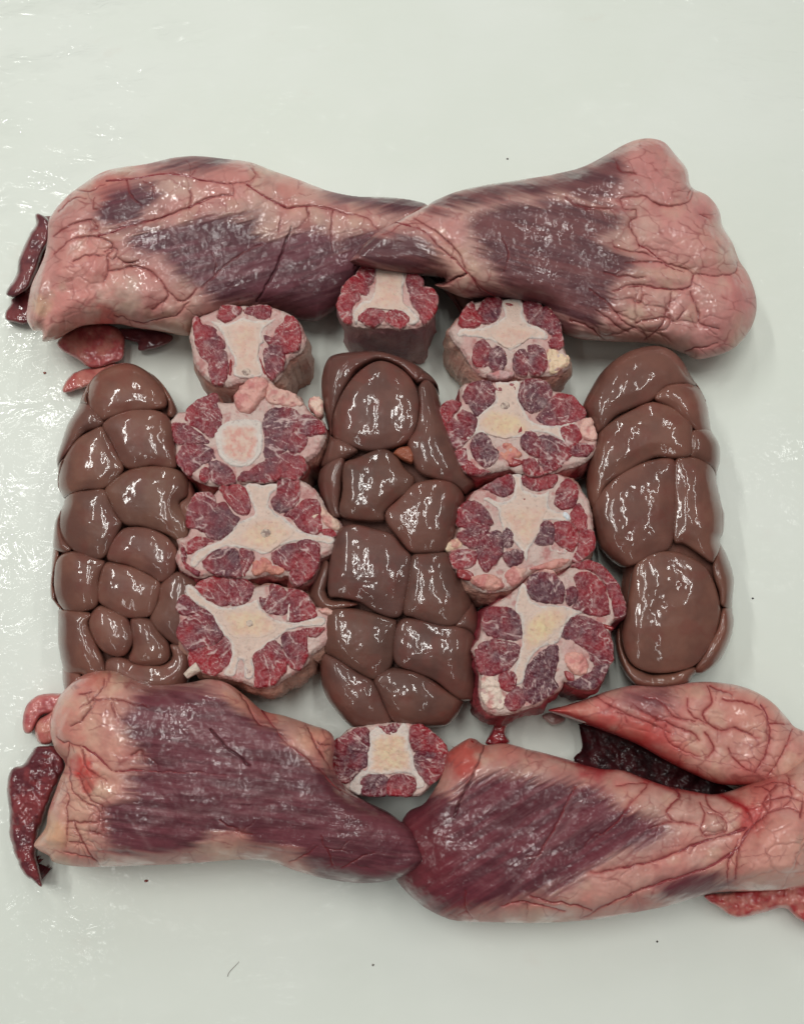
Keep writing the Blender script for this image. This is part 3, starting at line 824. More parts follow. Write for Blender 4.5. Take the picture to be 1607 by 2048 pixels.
oxtail('large dark oxtail slice with round muscles at the bottom of the right column', T4,
 [(315,1430),(370,1350),(395,1260),(400,1170),(450,1110),(560,1040),(700,940),(760,870),(850,815),(930,820),(980,870),(1080,800),(1170,760),(1260,775),(1350,850),(1420,950),(1470,1060),(1480,1160),(1400,1220),(1370,1280),(1380,1400),(1380,1500),(1350,1600),(1280,1700),(1200,1740),(1100,1730),(1020,1680),(1000,1740),(900,1800),(830,1860),(700,1900),(560,1940),(450,1920),(390,1860),(365,1740),(370,1620),(340,1500)],
 [(690,940),(730,960),(760,1060),(850,1100),(960,1100),(1060,1120),(1160,1150),(1100,1190),(1040,1240),(1000,1320),(960,1390),(880,1410),(800,1460),(740,1560),(710,1680),(650,1700),(630,1600),(660,1500),(690,1380),(680,1200),(640,1150),(650,1050)],
 [(720,1280),(760,1200),(860,1130),(980,1120),(1040,1170),(1000,1260),(940,1300),(890,1360),(800,1430),(730,1460),(710,1380)],
 [[(740,960),(770,890),(850,860),(930,870),(980,930),(1005,1000),(990,1080),(900,1075),(800,1060),(745,1010)],
  [(1030,1010),(1060,970),(1110,1000),(1095,1070),(1050,1100)],
  [(1090,900),(1150,860),(1250,890),(1310,970),(1340,1080),(1350,1160),(1250,1175),(1150,1140),(1085,1110),(1125,1040),(1115,960)],
  [(1080,810),(1180,770),(1270,790),(1350,860),(1420,960),(1470,1080),(1470,1160),(1390,1190),(1360,1060),(1320,960),(1240,865),(1140,840)],
  [(400,1250),(420,1160),(490,1120),(590,1130),(660,1180),(680,1250),(680,1340),(600,1360),(500,1340),(430,1310)],
  [(350,1450),(400,1390),(490,1370),(600,1390),(670,1420),(650,1500),(590,1580),(500,1620),(400,1620),(360,1540)],
  [(525,1650),(580,1610),(640,1640),(640,1720),(590,1750),(540,1720)],
  [(720,1640),(760,1550),(830,1470),(920,1410),(970,1440),(960,1540),(930,1650),(960,1720),(880,1790),(780,1840),(710,1780)],
  [(580,1800),(650,1730),(700,1770),(700,1850),(620,1890),(570,1860)],
  [(1000,1310),(1050,1230),(1120,1190),(1230,1220),(1320,1280),(1370,1400),(1370,1520),(1300,1560),(1220,1520),(1180,1430),(1100,1380),(1030,1360)],
  [(1050,1680),(1180,1640),(1240,1570),(1340,1560),(1280,1690),(1200,1730),(1110,1720)]],
 h=0.043, seed=8, bright=0.25, wall=((160, 70, 76), (120, 40, 50)), marrow_yellow=0.85, bulge=0.003,
 lumps=[([(1010,1490),(1080,1450),(1150,1470),(1200,1540),(1180,1620),(1120,1640),(1040,1590)], (222,166,154), 0.004, 8),
        ([(385,1660),(440,1630),(510,1660),(545,1740),(570,1800),(550,1880),(470,1900),(400,1850),(380,1750)], (226,204,190), 0.0022, 8),
        ([(850,830),(920,830),(960,870),(900,865),(830,860)], (214,170,160), 0.002, 4)],
 slivers=[[(1010,1600),(1080,1620),(1090,1680),(1040,1670)],[(1310,1240),(1390,1270),(1380,1290),(1320,1280)],[(850,1255),(900,1280),(970,1275),(905,1292)]])

oxtail('small oxtail slice standing tall between the two upper hearts', T5,
 [(160,640),(190,540),(240,430),(300,340),(390,260),(430,190),(500,130),(580,115),(640,130),(700,140),(770,150),(810,190),(870,215),(930,190),(1000,170),(1080,190),(1170,230),(1240,310),(1260,400),(1350,430),(1420,510),(1440,620),(1400,730),(1340,830),(1250,900),(1100,925),(950,935),(780,915),(600,915),(420,910),(280,880),(210,800)],
 [(650,140),(730,130),(800,190),(870,215),(940,180),(1020,180),(1030,300),(1010,450),(1020,600),(1100,680),(1170,760),(1210,800),(1190,870),(1080,890),(1060,800),(950,730),(780,705),(560,705),(460,800),(400,880),(350,800),(370,690),(480,600),(590,560),(640,400),(650,250)],
 [(670,230),(800,220),(980,230),(970,400),(980,590),(1060,690),(930,710),(780,685),(600,680),(480,690),(590,610),(650,500),(660,350)],
 [[(400,270),(450,190),(520,140),(610,150),(620,260),(590,350),(520,370),(440,310)],
  [(220,480),(290,360),(390,290),(470,340),(540,420),(530,510),(430,490),(300,500)],
  [(170,640),(220,530),(310,510),(430,510),(430,580),(350,660),(350,770),(330,860),(220,800)],
  [(440,800),(560,710),(680,710),(760,770),(740,840),(650,890),(530,880)],
  [(790,840),(790,760),(870,720),(980,740),(1080,820),(1020,880),(960,920),(880,900)],
  [(1070,240),(1160,250),(1240,340),(1220,420),(1130,460),(1070,430)],
  [(1110,480),(1250,430),(1370,450),(1430,560),(1420,660),(1370,770),(1270,870),(1230,800),(1210,720),(1130,620)]],
 h=0.050, seed=9, bright=0.62, wall=((172, 130, 128), (146, 104, 108)), marrow_yellow=0.05, bulge=0.0005, taper=0.002)

oxtail('oval oxtail slice with four-sided bone between the two lower hearts', T6,
 [(140,450),(180,360),(240,290),(330,210),(450,190),(570,160),(700,140),(850,135),(1000,125),(1130,155),(1220,200),(1340,280),(1430,380),(1450,480),(1430,650),(1380,760),(1280,870),(1170,980),(1020,1000),(880,990),(760,975),(620,1000),(480,990),(350,960),(230,870),(160,760),(140,600)],
 [(570,240),(640,190),(690,200),(740,250),(830,270),(900,200),(960,150),(1020,220),(1030,350),(1060,500),(1090,650),(1180,770),(1200,880),(1080,900),(1090,780),(980,730),(800,740),(640,750),(560,740),(470,800),(500,900),(450,980),(330,910),(370,800),(470,690),(530,680),(540,500),(560,350)],
 [(600,420),(610,330),(720,280),(850,270),(980,300),(1000,450),(1040,690),(900,700),(740,720),(560,700),(590,560)],
 [[(150,450),(210,330),(330,280),(420,220),(540,230),(550,360),(530,480),(380,480),(260,500),(160,520)],
  [(160,560),(260,520),(380,500),(520,500),(520,640),(430,700),(360,790),(300,830),(200,800),(160,670)],
  [(1050,200),(1180,190),(1300,290),(1430,400),(1440,500),(1300,480),(1180,460),(1080,470),(1050,350)],
  [(1100,500),(1250,490),(1430,530),(1420,650),(1360,760),(1250,840),(1180,760),(1110,650)],
  [(480,820),(560,760),(700,755),(770,830),(760,960),(620,980),(500,955)],
  [(790,830),(850,765),(970,755),(1070,800),(1080,880),(1020,980),(880,970),(780,955)],
  [(690,180),(780,190),(890,160),(900,200),(830,260),(760,260)]],
 h=0.036, seed=10, bone_fill=0.3, bright=0.35, wall=((196, 150, 142), (170, 90, 92)), marrow_yellow=0.6, bulge=-0.004, taper=0.006)

# ------------------------------------------------------------------ kidneys
def kidney(label, z, outline, lobes, zc, sx, sy, H, L, col, col2, seed, depth=0.0040, LL=9.0, extras=()):
    ol = spline(z(outline))
    fr = Frame(ol.mean(0), zc, sx, sy)
    rc = fr.C.copy(); rc[2] = 0
    root = empty('kidney', rc)
    tag(root, label, 'kidney', 'beef kidneys lying in parallel')
    c1, c2 = lin(col), lin(col2)
    # one shared base swelling, sampled on a grid
    lo, hi = ol.min(0) - 30, ol.max(0) + 30
    st = 4.0
    xs, ys = np.arange(lo[0], hi[0], st), np.arange(lo[1], hi[1], st)
    X, Y = np.meshgrid(xs, ys)
    QQ = np.stack([X.ravel(), Y.ravel()], 1)
    B = (H * dome(inflate(QQ, np.maximum(sdpoly(QQ, ol), 0), ol, L))).reshape(X.shape)
    def base(Q):
        fx, fy = np.clip((Q[:, 0] - xs[0]) / st, 0, len(xs) - 1.01), np.clip((Q[:, 1] - ys[0]) / st, 0, len(ys) - 1.01)
        x0, y0 = fx.astype(int), fy.astype(int)
        fx, fy = fx - x0, fy - y0
        return (B[y0, x0] * (1 - fx) + B[y0, x0 + 1] * fx) * (1 - fy) + (B[y0 + 1, x0] * (1 - fx) + B[y0 + 1, x0 + 1] * fx) * fy
    def colf(q, Q):
        k = sstep(0.3, 0.7, fbm(q[:, 0] / 45, q[:, 1] / 45, seed))
        c = blend(c1, c2, k)
        return blend(c, lin((116, 62, 54)), 0.4 * sstep(0.5, 0.75, fbm(q[:, 0] / 28, q[:, 1] / 28, seed + 3)))
    inner = ol.mean(0) + (ol - ol.mean(0)) * 0.97
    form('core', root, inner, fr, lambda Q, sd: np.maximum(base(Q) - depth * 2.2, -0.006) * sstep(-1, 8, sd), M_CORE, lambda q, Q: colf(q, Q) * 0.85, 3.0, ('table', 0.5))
    rs = np.random.RandomState(seed)
    for i, lb in enumerate(lobes):
        lp = jitter(spline(z(lb), True, 6), 0.7, seed + i, 30)
        cen = lp.mean(0)
        lp = lp + (lp - cen) / np.linalg.norm(lp - cen, axis=1)[:, None] * 4.2
        so, no = sdpoly(lp, ol, True)
        lp = np.where((so < 0.5)[:, None], no, lp)
        R = math.sqrt(abs(np.sum(lp[:, 0] * np.roll(lp[:, 1], -1) - lp[:, 1] * np.roll(lp[:, 0], -1))) / 2 / math.pi)
        tl = rs.uniform(-1, 1, 2) * 0.0010
        sw = 0.0034 * min(1.0, R / 45)
        LLi = min(LL, 0.24 * R)
        def w(Q, sd, lp=lp, cen=cen, R=R, tl=tl, sw=sw, LLi=LLi):
            sh = dome(np.clip(inflate(Q, sd, lp, LLi), 0, 1))
            bow = inflate(Q, sd, lp, max(R * 0.6, 10))
            d = (Q - cen) / R
            k = base(Q)
            dd = np.minimum(depth, 0.0025 + k * 0.55)
            return k - dd * (1 - sh) + sw * bow + (d @ tl) * sh + 0.0012 * (fbm(Q[:, 0] / 40, Q[:, 1] / 40, seed + i) - 0.5) * sh
        f = np.array([1.0, 1.0, 1.0]) * (1 + rs.uniform(-0.10, 0.08)) * np.array([1 + rs.uniform(-0.03, 0.05), 1.0, 1 + rs.uniform(-0.04, 0.04)])
        form('lobe', root, lp, fr, w, M_KIDNEY, lambda q, Q, f=f: colf(q, Q) * f, 2.0, ('drop', 0.006))
    return root, fr, base

K1, K2, K3 = Z(80, 700, .3417), Z(600, 690, .3808), Z(1130, 680, .3468)
kidney('brown lobed kidney on the left with many small lobes', K1,
 [(240,290),(290,190),(360,120),(470,82),(560,90),(660,150),(740,230),(800,330),(830,430),(830,560),(900,800),(950,1000),(950,1300),(930,1600),(900,1800),(860,1950),(760,2000),(600,2040),(400,2050),(160,2000),(130,1850),(105,1700),(105,1540),(90,1480),(60,1420),(75,1180),(75,1140),(90,1000),(140,890),(105,800),(105,700),(97,640),(120,560),(160,440),(220,340)],
 [[(290,290),(310,200),(380,125),(480,88),(590,110),(660,170),(710,260),(720,350),(640,375),(520,385),(420,420),(370,430),(310,370)],
  [(236,310),(255,230),(310,160),(345,140),(300,215),(283,290),(290,340),(260,320)],
  [(620,125),(680,160),(760,260),(810,345),(770,400),(735,395),(735,320),(700,230)],
  [(100,690),(110,580),(160,440),(215,340),(280,340),(365,440),(340,480),(250,510),(180,600),(130,660)],
  [(378,465),(450,408),(570,382),(690,395),(745,440),(770,530),(785,650),(760,700),(640,685),(540,700),(490,680),(450,610),(410,535)],
  [(165,640),(220,560),(290,510),(360,480),(395,530),(440,620),(478,705),(430,770),(370,812),(270,820),(175,850),(130,850),(120,760),(135,690)],
  [(105,715),(150,660),(125,760),(135,850),(160,885),(112,830)],
  [(390,828),(470,752),(560,712),(680,702),(790,722),(850,775),(840,860),(790,905),(850,1000),(845,1080),(800,1115),(720,1065),(600,1025),(505,1015),(445,955),(412,890)],
  [(858,780),(935,830),(960,900),(940,1050),(880,1110),(825,1110),(860,1040),(805,920),(848,870)],
  [(140,920),(190,855),(290,838),(378,835),(408,900),(440,965),(470,1012),(440,1080),(400,1165),(350,1205),(260,1185),(180,1130),(133,1060)],
  [(80,1130),(95,990),(133,915),(128,1060),(190,1150),(140,1168)],
  [(100,1350),(110,1240),(160,1190),(240,1185),(350,1222),(375,1245),(342,1330),(347,1420),(320,1478),(240,1500),(150,1490),(110,1430)],
  [(65,1420),(75,1190),(120,1195),(93,1320),(106,1440),(140,1490),(90,1470)],
  [(405,1208),(420,1130),(480,1060),(550,1042),(640,1055),(730,1100),(778,1170),(776,1230),(755,1295),(690,1335),(620,1287),(530,1247),(450,1232)],
  [(352,1350),(390,1245),(480,1250),(560,1275),(640,1315),(685,1352),(675,1430),(638,1518),(560,1535),(480,1525),(400,1478),(355,1440)],
  [(702,1360),(780,1295),(870,1330),(935,1360),(930,1500),(900,1680),(800,1690),(720,1640),(645,1550),(685,1450)],
  [(300,1580),(330,1503),(380,1485),(480,1533),(515,1580),(535,1650),(515,1710),(478,1745),(410,1738),(350,1690)],
  [(530,1572),(560,1548),(635,1562),(680,1625),(728,1685),(735,1760),(690,1795),(600,1797),(525,1768),(548,1690)],
  [(105,1560),(140,1513),(240,1512),(305,1533),(288,1590),(328,1690),(368,1770),(376,1870),(280,1900),(250,1850),(150,1845),(115,1700)],
  [(145,1860),(240,1865),(270,1910),(370,1900),(375,2000),(250,2030),(165,1990)],
  [(400,1790),(470,1762),(560,1795),(680,1812),(748,1770),(745,1700),(880,1720),(890,1850),(840,1950),(700,2010),(500,2040),(420,1950),(400,1880)]],
 0.021, 0.02, 0.10, 0.024, 45, (124, 84, 72), (110, 73, 64), 31, LL=8)

ck = kidney('darker brown kidney in the centre with large flat lobes', K2,
 [(110,200),(140,90),(200,55),(300,45),(420,45),(540,80),(650,140),(720,210),(735,290),(770,400),(830,540),(880,660),(920,740),(870,800),(850,930),(830,1060),(820,1100),(850,1180),(890,1300),(915,1360),(940,1430),(945,1520),(925,1600),(930,1750),(910,1850),(860,1870),(830,1930),(760,1990),(600,2000),(400,2010),(280,2000),(180,1900),(120,1800),(100,1650),(90,1500),(60,1370),(40,1300),(90,1150),(120,990),(130,900),(95,750),(95,690),(110,620),(150,480),(120,350)],
 [[(110,210),(140,90),(200,55),(300,45),(420,45),(540,80),(640,145),(600,230),(520,158),(430,118),(350,145),(275,225),(220,320),(185,420),(175,480),(130,380)],
  [(185,440),(210,350),(260,260),(340,170),(420,130),(500,155),(570,215),(608,295),(612,370),(598,455),(560,525),(470,562),(380,572),(280,550),(200,505)],
  [(618,265),(665,220),(730,290),(770,400),(830,540),(880,660),(915,740),(860,780),(790,738),(690,708),(630,685),(600,640),(570,545),(608,470),(622,370)],
  [(612,228),(648,152),(705,195),(735,280),(690,222)],
  [(112,620),(150,490),(200,520),(290,565),(300,585),(250,612),(160,640)],
  [(95,705),(150,650),(240,625),(222,740),(213,850),(222,900),(150,890),(110,800)],
  [(242,780),(247,655),(310,622),(430,578),(500,612),(540,672),(588,722),(555,785),(495,825),(447,878),(437,922),(340,922),(250,908),(225,870)],
  [(462,880),(522,825),(592,755),(680,732),(770,738),(830,782),(853,832),(830,920),(780,1020),(740,1075),(650,1083),(580,1078),(522,1010),(464,940)],
  [(190,1080),(220,985),(290,955),(400,978),(480,1003),(528,1062),(572,1112),(567,1200),(548,1300),(528,1385),(480,1405),(400,1375),(320,1325),(230,1308),(175,1295),(172,1180)],
  [(45,1330),(110,1160),(168,1150),(165,1300),(250,1325),(300,1345),(140,1370)],
  [(587,1112),(660,1097),(750,1093),(808,1132),(840,1222),(882,1340),(840,1408),(780,1446),(700,1440),(600,1405),(545,1378),(563,1250)],
  [(805,1450),(888,1358),(930,1402),(945,1490),(930,1570),(882,1482)],
  [(100,1500),(135,1430),(190,1373),(290,1375),(390,1398),(480,1422),(498,1445),(488,1540),(478,1635),(440,1685),(390,1712),(300,1665),(200,1605),(110,1570)],
  [(503,1482),(542,1424),(620,1424),(740,1453),(830,1464),(888,1502),(918,1580),(922,1720),(910,1840),(860,1848),(780,1788),(700,1718),(600,1677),(522,1648),(494,1590)],
  [(402,1722),(460,1675),(540,1675),(640,1706),(740,1775),(828,1836),(852,1882),(820,1950),(740,1990),(600,2000),(540,1980),(492,1930),(432,1800)],
  [(100,1640),(125,1592),(220,1625),(320,1695),(388,1735),(438,1835),(486,1940),(510,1992),(400,2005),(280,1990),(180,1890),(120,1790)]],
 0.022, 0.0, 0.09, 0.025, 52, (110, 73, 64), (96, 64, 57), 32, depth=0.0042, LL=7)
# crumb of orange fat caught in the cleft of the centre kidney
def cleft_fat():
    root, fr, base = ck
    lp = jitter(spline(K2([(490,590),(530,560),(575,560),(597,600),(585,645),(540,630),(510,610)])), 1.0, 3)
    form('fat_crumb', root, lp, fr, lambda Q, sd: base(Q) - 0.004 + 0.005 * dome(inflate(Q, sd, lp, 6)), M_FAT,
         lambda q, Q: np.tile(lin((150, 84, 62)), (len(q), 1)), 1.5, ('drop', 0.004))
cleft_fat()

kidney('brown kidney on the right with broad smooth lobes', K3,
 [(105,370),(150,280),(210,190),(300,110),(400,60),(520,40),(610,65),(680,130),(730,220),(780,290),(820,390),(840,520),(885,600),(890,700),(870,790),(890,900),(915,1000),(910,1110),(890,1160),(930,1240),(970,1370),(960,1530),(970,1620),(950,1720),(890,1840),(800,1910),(740,1920),(720,1960),(640,1990),(480,1995),(380,1960),(310,1850),(280,1700),(300,1500),(320,1340),(250,1260),(190,1180),(160,1050),(120,880),(130,700),(160,560),(100,420)],
 [[(110,390),(150,280),(210,190),(300,110),(400,60),(520,40),(610,65),(680,130),(730,220),(735,278),(650,288),(570,308),(500,368),(400,412),(310,457),(240,525),(180,550),(115,460)],
  [(525,378),(580,312),(680,292),(760,302),(808,370),(838,470),(830,532),(755,542),(702,498),(622,428)],
  [(740,250),(790,320),(808,375),(765,300)],
  [(180,590),(270,515),(370,455),(480,402),(560,408),(640,443),(708,512),(716,560),(710,678),(620,698),(520,690),(440,718),(360,770),(260,840),(200,950),(150,950),(125,830),(140,690)],
  [(722,562),(838,547),(885,610),(890,690),(868,780),(830,732),(760,697),(718,678)],
  [(165,1000),(220,900),(300,815),(400,752),(500,718),(608,708),(628,800),(622,960),(616,1080),(596,1178),(520,1218),(420,1268),(320,1290),(230,1240),(180,1140)],
  [(634,722),(720,699),(800,722),(860,792),(880,900),(895,1050),(890,1150),(850,1240),(820,1258),(740,1198),(680,1158),(627,1138),(632,950)],
  [(885,950),(915,1030),(908,1120),(892,1140)],
  [(400,1330),(430,1272),(500,1226),(590,1216),(680,1234),(780,1292),(828,1370),(862,1480),(866,1570),(828,1690),(778,1778),(720,1836),(600,1865),(490,1865),(402,1828),(354,1740),(344,1640),(372,1500),(386,1400)],
  [(842,1300),(872,1222),(902,1172),(940,1260),(970,1370),(960,1518),(885,1498),(874,1420)],
  [(752,1840),(812,1742),(862,1642),(892,1535),(960,1552),(970,1620),(942,1730),(882,1850),(800,1910),(747,1908)],
  [(325,1650),(343,1752),(398,1842),(500,1880),(600,1880),(722,1850),(735,1920),(700,1970),(620,1990),(480,1990),(390,1960),(320,1860),(295,1730)]],
 0.022, -0.02, 0.10, 0.026, 50, (124, 82, 70), (110, 72, 62), 33, depth=0.0032, LL=8)

# ------------------------------------------------------------------ hearts
H_GROUP = 'whole hearts along the top and bottom of the layout'
def make_surface(z, muscles, cracks, slits, ang, fat_a, fat_b, mus_a, mus_b, blobs, seed, feather=17, bulges=(), crackle=0.5, crack_cell=46, light_lines=(),
                 crackle_zone=None, wash=None, crack_rgb=(112, 34, 36), halo=0.45):
    mps = [spline(z(m)) for m in muscles]
    cls = [spline(z(c), False, 4) for c in cracks]
    rs = np.random.RandomState(seed)
    n_main = len(cls)
    for c in list(cls):                     # fine side branches
        for _ in range(1):
            k = rs.randint(1, len(c) - 1)
            d = c[k] - c[k - 1]
            a = math.atan2(d[1], d[0]) + rs.choice((-1, 1)) * rs.uniform(0.6, 1.3)
            p, br_ = c[k].copy(), [c[k].copy()]
            for _k in range(rs.randint(3, 7)):
                p = p + 8.0 * np.array([math.cos(a), math.sin(a)])
                a += rs.uniform(-0.5, 0.5)
                br_.append(p.copy())
            cls.append(np.array(br_))
    sls = [spline(z(c), False, 4) for c in slits]
    lls = [spline(z(c), False, 4) for c in light_lines]
    bps = [(spline(z(b[0])), b[1], b[2]) for b in bulges]
    czs = [spline(z(c)) for c in (crackle_zone or [])]
    ca, sa = math.cos(ang), math.sin(ang)
    fa, fb, ma, mb = lin(fat_a), lin(fat_b), lin(mus_a), lin(mus_b)
    crk = lin(crack_rgb)
    def streaks(q, along, across, sd_):
        u, v = q[:, 0] * ca + q[:, 1] * sa, -q[:, 0] * sa + q[:, 1] * ca
        v = v + 14 * (fbm(u / 120, v / 60, sd_ + 3, 2) - 0.5)
        return fbm(u / along, v / across, sd_, 4)
    memo = {}
    def feats(q):
        k = (len(q), float(q[0, 0]), float(q[-1, 1]))
        if k in memo:
            return memo[k]
        wx = q[:, 0] + 10 * (fbm(q[:, 0] / 19, q[:, 1] / 19, seed + 1, 4) - 0.5)
        wy = q[:, 1] + 10 * (fbm(q[:, 0] / 19 + 7, q[:, 1] / 19, seed + 2, 4) - 0.5)
        w = np.stack([wx, wy], 1)
        sdm = np.full(len(q), -1e3)
        for p in mps:
            sdm = np.maximum(sdm, sdfast(q, p))
        sn = streaks(q, 70, 5.5, seed + 3) - 0.5
        sn2 = streaks(q, 140, 26, seed + 4) - 0.5
        mus = sstep(-1, 1, (sdm + 6) / feather + 1.7 * sn + 2.2 * sn2)
        mus = np.where(sdm < -2.6 * feather, 0, mus)
        cd = np.full(len(q), 1e3)
        cw = np.zeros(len(q))
        for i, c in enumerate(cls):
            n_ = len(c) - 1
            wid = (0.85 + 0.8 * ((i * 37) % 10) / 10.0) * (1.0 if i < n_main else 0.75)
            am = 1.0 if i < n_main else 0.55
            for j0 in range(0, n_, 3):
                seg = c[j0:min(j0 + 4, n_ + 1)]
                tp = math.sin(math.pi * min(1, (j0 + 1.5) / n_ * 0.8 + 0.15)) ** 0.6
                d = linedist(w, seg, 30)
                cw = np.maximum(cw, am * (0.45 + 0.55 * tp) * np.exp(-(d / (wid * (0.55 + 0.6 * tp))) ** 2))
                if i < n_main:
                    cd = np.minimum(cd, d)
        sl = np.zeros(len(q))
        for c in sls:
            sl = np.maximum(sl, np.exp(-(linedist(w, c) / 1.5) ** 2))
        ll = np.zeros(len(q))
        for c in lls:
            ll = np.maximum(ll, np.exp(-(linedist(w, c) / 5.5) ** 2))
        vc = voronoi_crack(w, crack_cell, ang, 1.5, seed + 60)
        vn = voronoi_crack(w, 23, ang, 1.9, seed + 66)
        vn = np.exp(-(vn / 1.1) ** 2) * sstep(0.48, 0.62, fbm(q[:, 0] / 38, q[:, 1] / 38, seed + 67, 2)) * (1 - mus)
        gate = sstep(0.44, 0.60, fbm(q[:, 0] / 55, q[:, 1] / 55, seed + 61, 2))
        if czs:
            zz = np.zeros(len(q))
            for c in czs:
                zz = np.maximum(zz, sstep(-10, 14, sdfast(q, c)))
            gate = np.maximum(gate * 0.35, zz)
        vf = np.exp(-(vc / 1.5) ** 2) * gate * crackle * (1 - 0.75 * mus)
        memo[k] = (sdm, mus, cw, cd, sl, ll, vc, vf, gate, vn)
        return memo[k]
    def detail(q):
        sdm, mus, cw, cd, sl, ll, vc, vf, gate, vn = feats(q)
        h = -0.0009 * cw - 0.0016 * sl - 0.0008 * vf 
        h += (1 - mus) * (0.0014 * (1 - np.exp(-np.minimum(cd, 60) / 14.0)) + 0.0008 * gate * crackle * (1 - np.exp(-vc / 9.0)))
        h += 0.0026 * (fbm(q[:, 0] / 55, q[:, 1] / 55, seed + 8, 3) - 0.5) + 0.0010 * (fbm(q[:, 0] / 17, q[:, 1] / 17, seed + 9, 3) - 0.5)
        h += mus * 0.0004 * (streaks(q, 90, 9, seed + 12) - 0.5)
        for p, hh, LL in bps:
            s = sdfast(q, p, 20)
            h += 0.85 * hh * sstep(-0.2, 1.5, s / LL)
        return h
    def color(q, Q):
        sdm, mus, cw, cd, sl, ll, vc, vf, gate, vn = feats(q)
        t = sstep(0.36, 0.66, fbm(q[:, 0] / 75, q[:, 1] / 75, seed + 5, 3))
        c = blend(fa, fb, t)
        c = blend(c, lin((178, 112, 106)), 0.4 * sstep(0.5, 0.72, fbm(q[:, 0] / 30, q[:, 1] / 30, seed + 15, 4)))
        c = blend(c, lin((206, 176, 152)), 0.35 * sstep(0.52, 0.72, fbm(q[:, 0] / 42, q[:, 1] / 42, seed + 16, 3)))
        c = c * (0.90 + 0.2 * fbm(q[:, 0] / 8, q[:, 1] / 8, seed + 6, 3))[:, None]
        c = blend(c, lin((156, 116, 112)), 0.62 * sstep(-52, 2, sdm + 40 * (fbm(q[:, 0] / 26, q[:, 1] / 26, seed + 17, 3) - 0.5)))
        for bx, by, br, bc, ba in blobs:
            p = z([(bx, by)])[0]
            d = np.sqrt(((q - p) ** 2).sum(1)) / br + 0.9 * (fbm(q[:, 0] / 18, q[:, 1] / 18, seed + 7, 3) - 0.5)
            c = blend(c, lin(bc), ba * (1 - sstep(0.25, 1.0, d)))
        c = blend(c, lin((176, 84, 82)), halo * np.exp(-np.minimum(cd, 60) / 6.0))
        t2 = sstep(0.35, 0.65, streaks(q, 110, 12, seed + 13))
        m = blend(ma, mb, t2)
        fine = streaks(q, 60, 3.2, seed + 14)
        m = blend(m, lin((150, 112, 112)), 0.2 * sstep(0.58, 0.82, fine))
        c = blend(c, m, mus * 0.96)
        c = blend(c, lin((160, 122, 124)), 0.2 * ll)
        c = blend(c, crk, np.clip(0.9 * cw, 0, 1))
        c = blend(c, lin((128, 66, 64)), np.clip(0.55 * vf, 0, 1))
        c = blend(c, lin((146, 72, 72)), 0.62 * vn)
        c = blend(c, lin((70, 24, 30)), 0.8 * sl)
        if wash is not None:
            c = wash(c, q)
        return np.hstack([c, mus[:, None]])
    return color, detail, (lambda q: feats(q)[0] > -2)
def heart(label, z, outline, zc, sx, sy, H, L, surf, ang, veins=(), seed=1, step=1.7, root=None, part='fat_cover', two=True, skirt=('table', 0.55)):
    ol = spline(z(outline))
    fr = Frame(ol.mean(0), zc, sx, sy)
    if root is None:
        rc = fr.C.copy(); rc[2] = 0
        root = empty('heart', rc)
        tag(root, label, 'heart', H_GROUP)
    color, detail, sel = surf
    res, q, P = form(part, root, ol, fr, lambda Q, sd: H * dome(inflate(Q, sd, ol, L)), M_HEART, color, step, skirt,
                     split=('muscle_wall', sel) if two else None, fibang=ang, detail=detail)
    for v, r in veins:
        vp = spline(z(v), False, 5)
        idx = [int(np.argmin(((q - p) ** 2).sum(1))) for p in vp]
        pts = P[idx] - fr.W * r * 0.35
        if len(pts) > 4:
            s = pts.copy()
            s[1:-1] = (pts[:-2] + pts[1:-1] + pts[2:]) / 3
            pts = s
        tube('vein', root, pts, np.linspace(r * 0.75, r * 0.4, len(pts)), M_HEART, lin((140, 58, 62)))
    return root, fr, q, P
def flap(name, root, z, outline, zc, H, L, ca, cb, seed, sx=0, sy=0, bump=0.004, mat=None, step=2.0, skirt=('table', 0.3), amp=1.5):
    ol = jitter(spline(z(outline)), amp, seed)
    fr = Frame(ol.mean(0), zc, sx, sy)
    a, b = lin(ca), lin(cb)
    def col(q, Q):
        return blend(a, b, sstep(0.35, 0.66, fbm(q[:, 0] / 18, q[:, 1] / 18, seed + 1)))
    def w(Q, sd):
        u = dome(inflate(Q, sd, ol, L))
        return H * u + bump * (fbm(Q[:, 0] / 20, Q[:, 1] / 20, seed + 2) - 0.5) * u
    return form(name, root, ol, fr, w, mat or M_FLAP, col, step, skirt)[0]

R1, R2, R3, R4 = Z(0, 280, .5476), Z(700, 250, .5644), Z(0, 1320, .5352), Z(760, 1340, .5271)
rad = math.radians

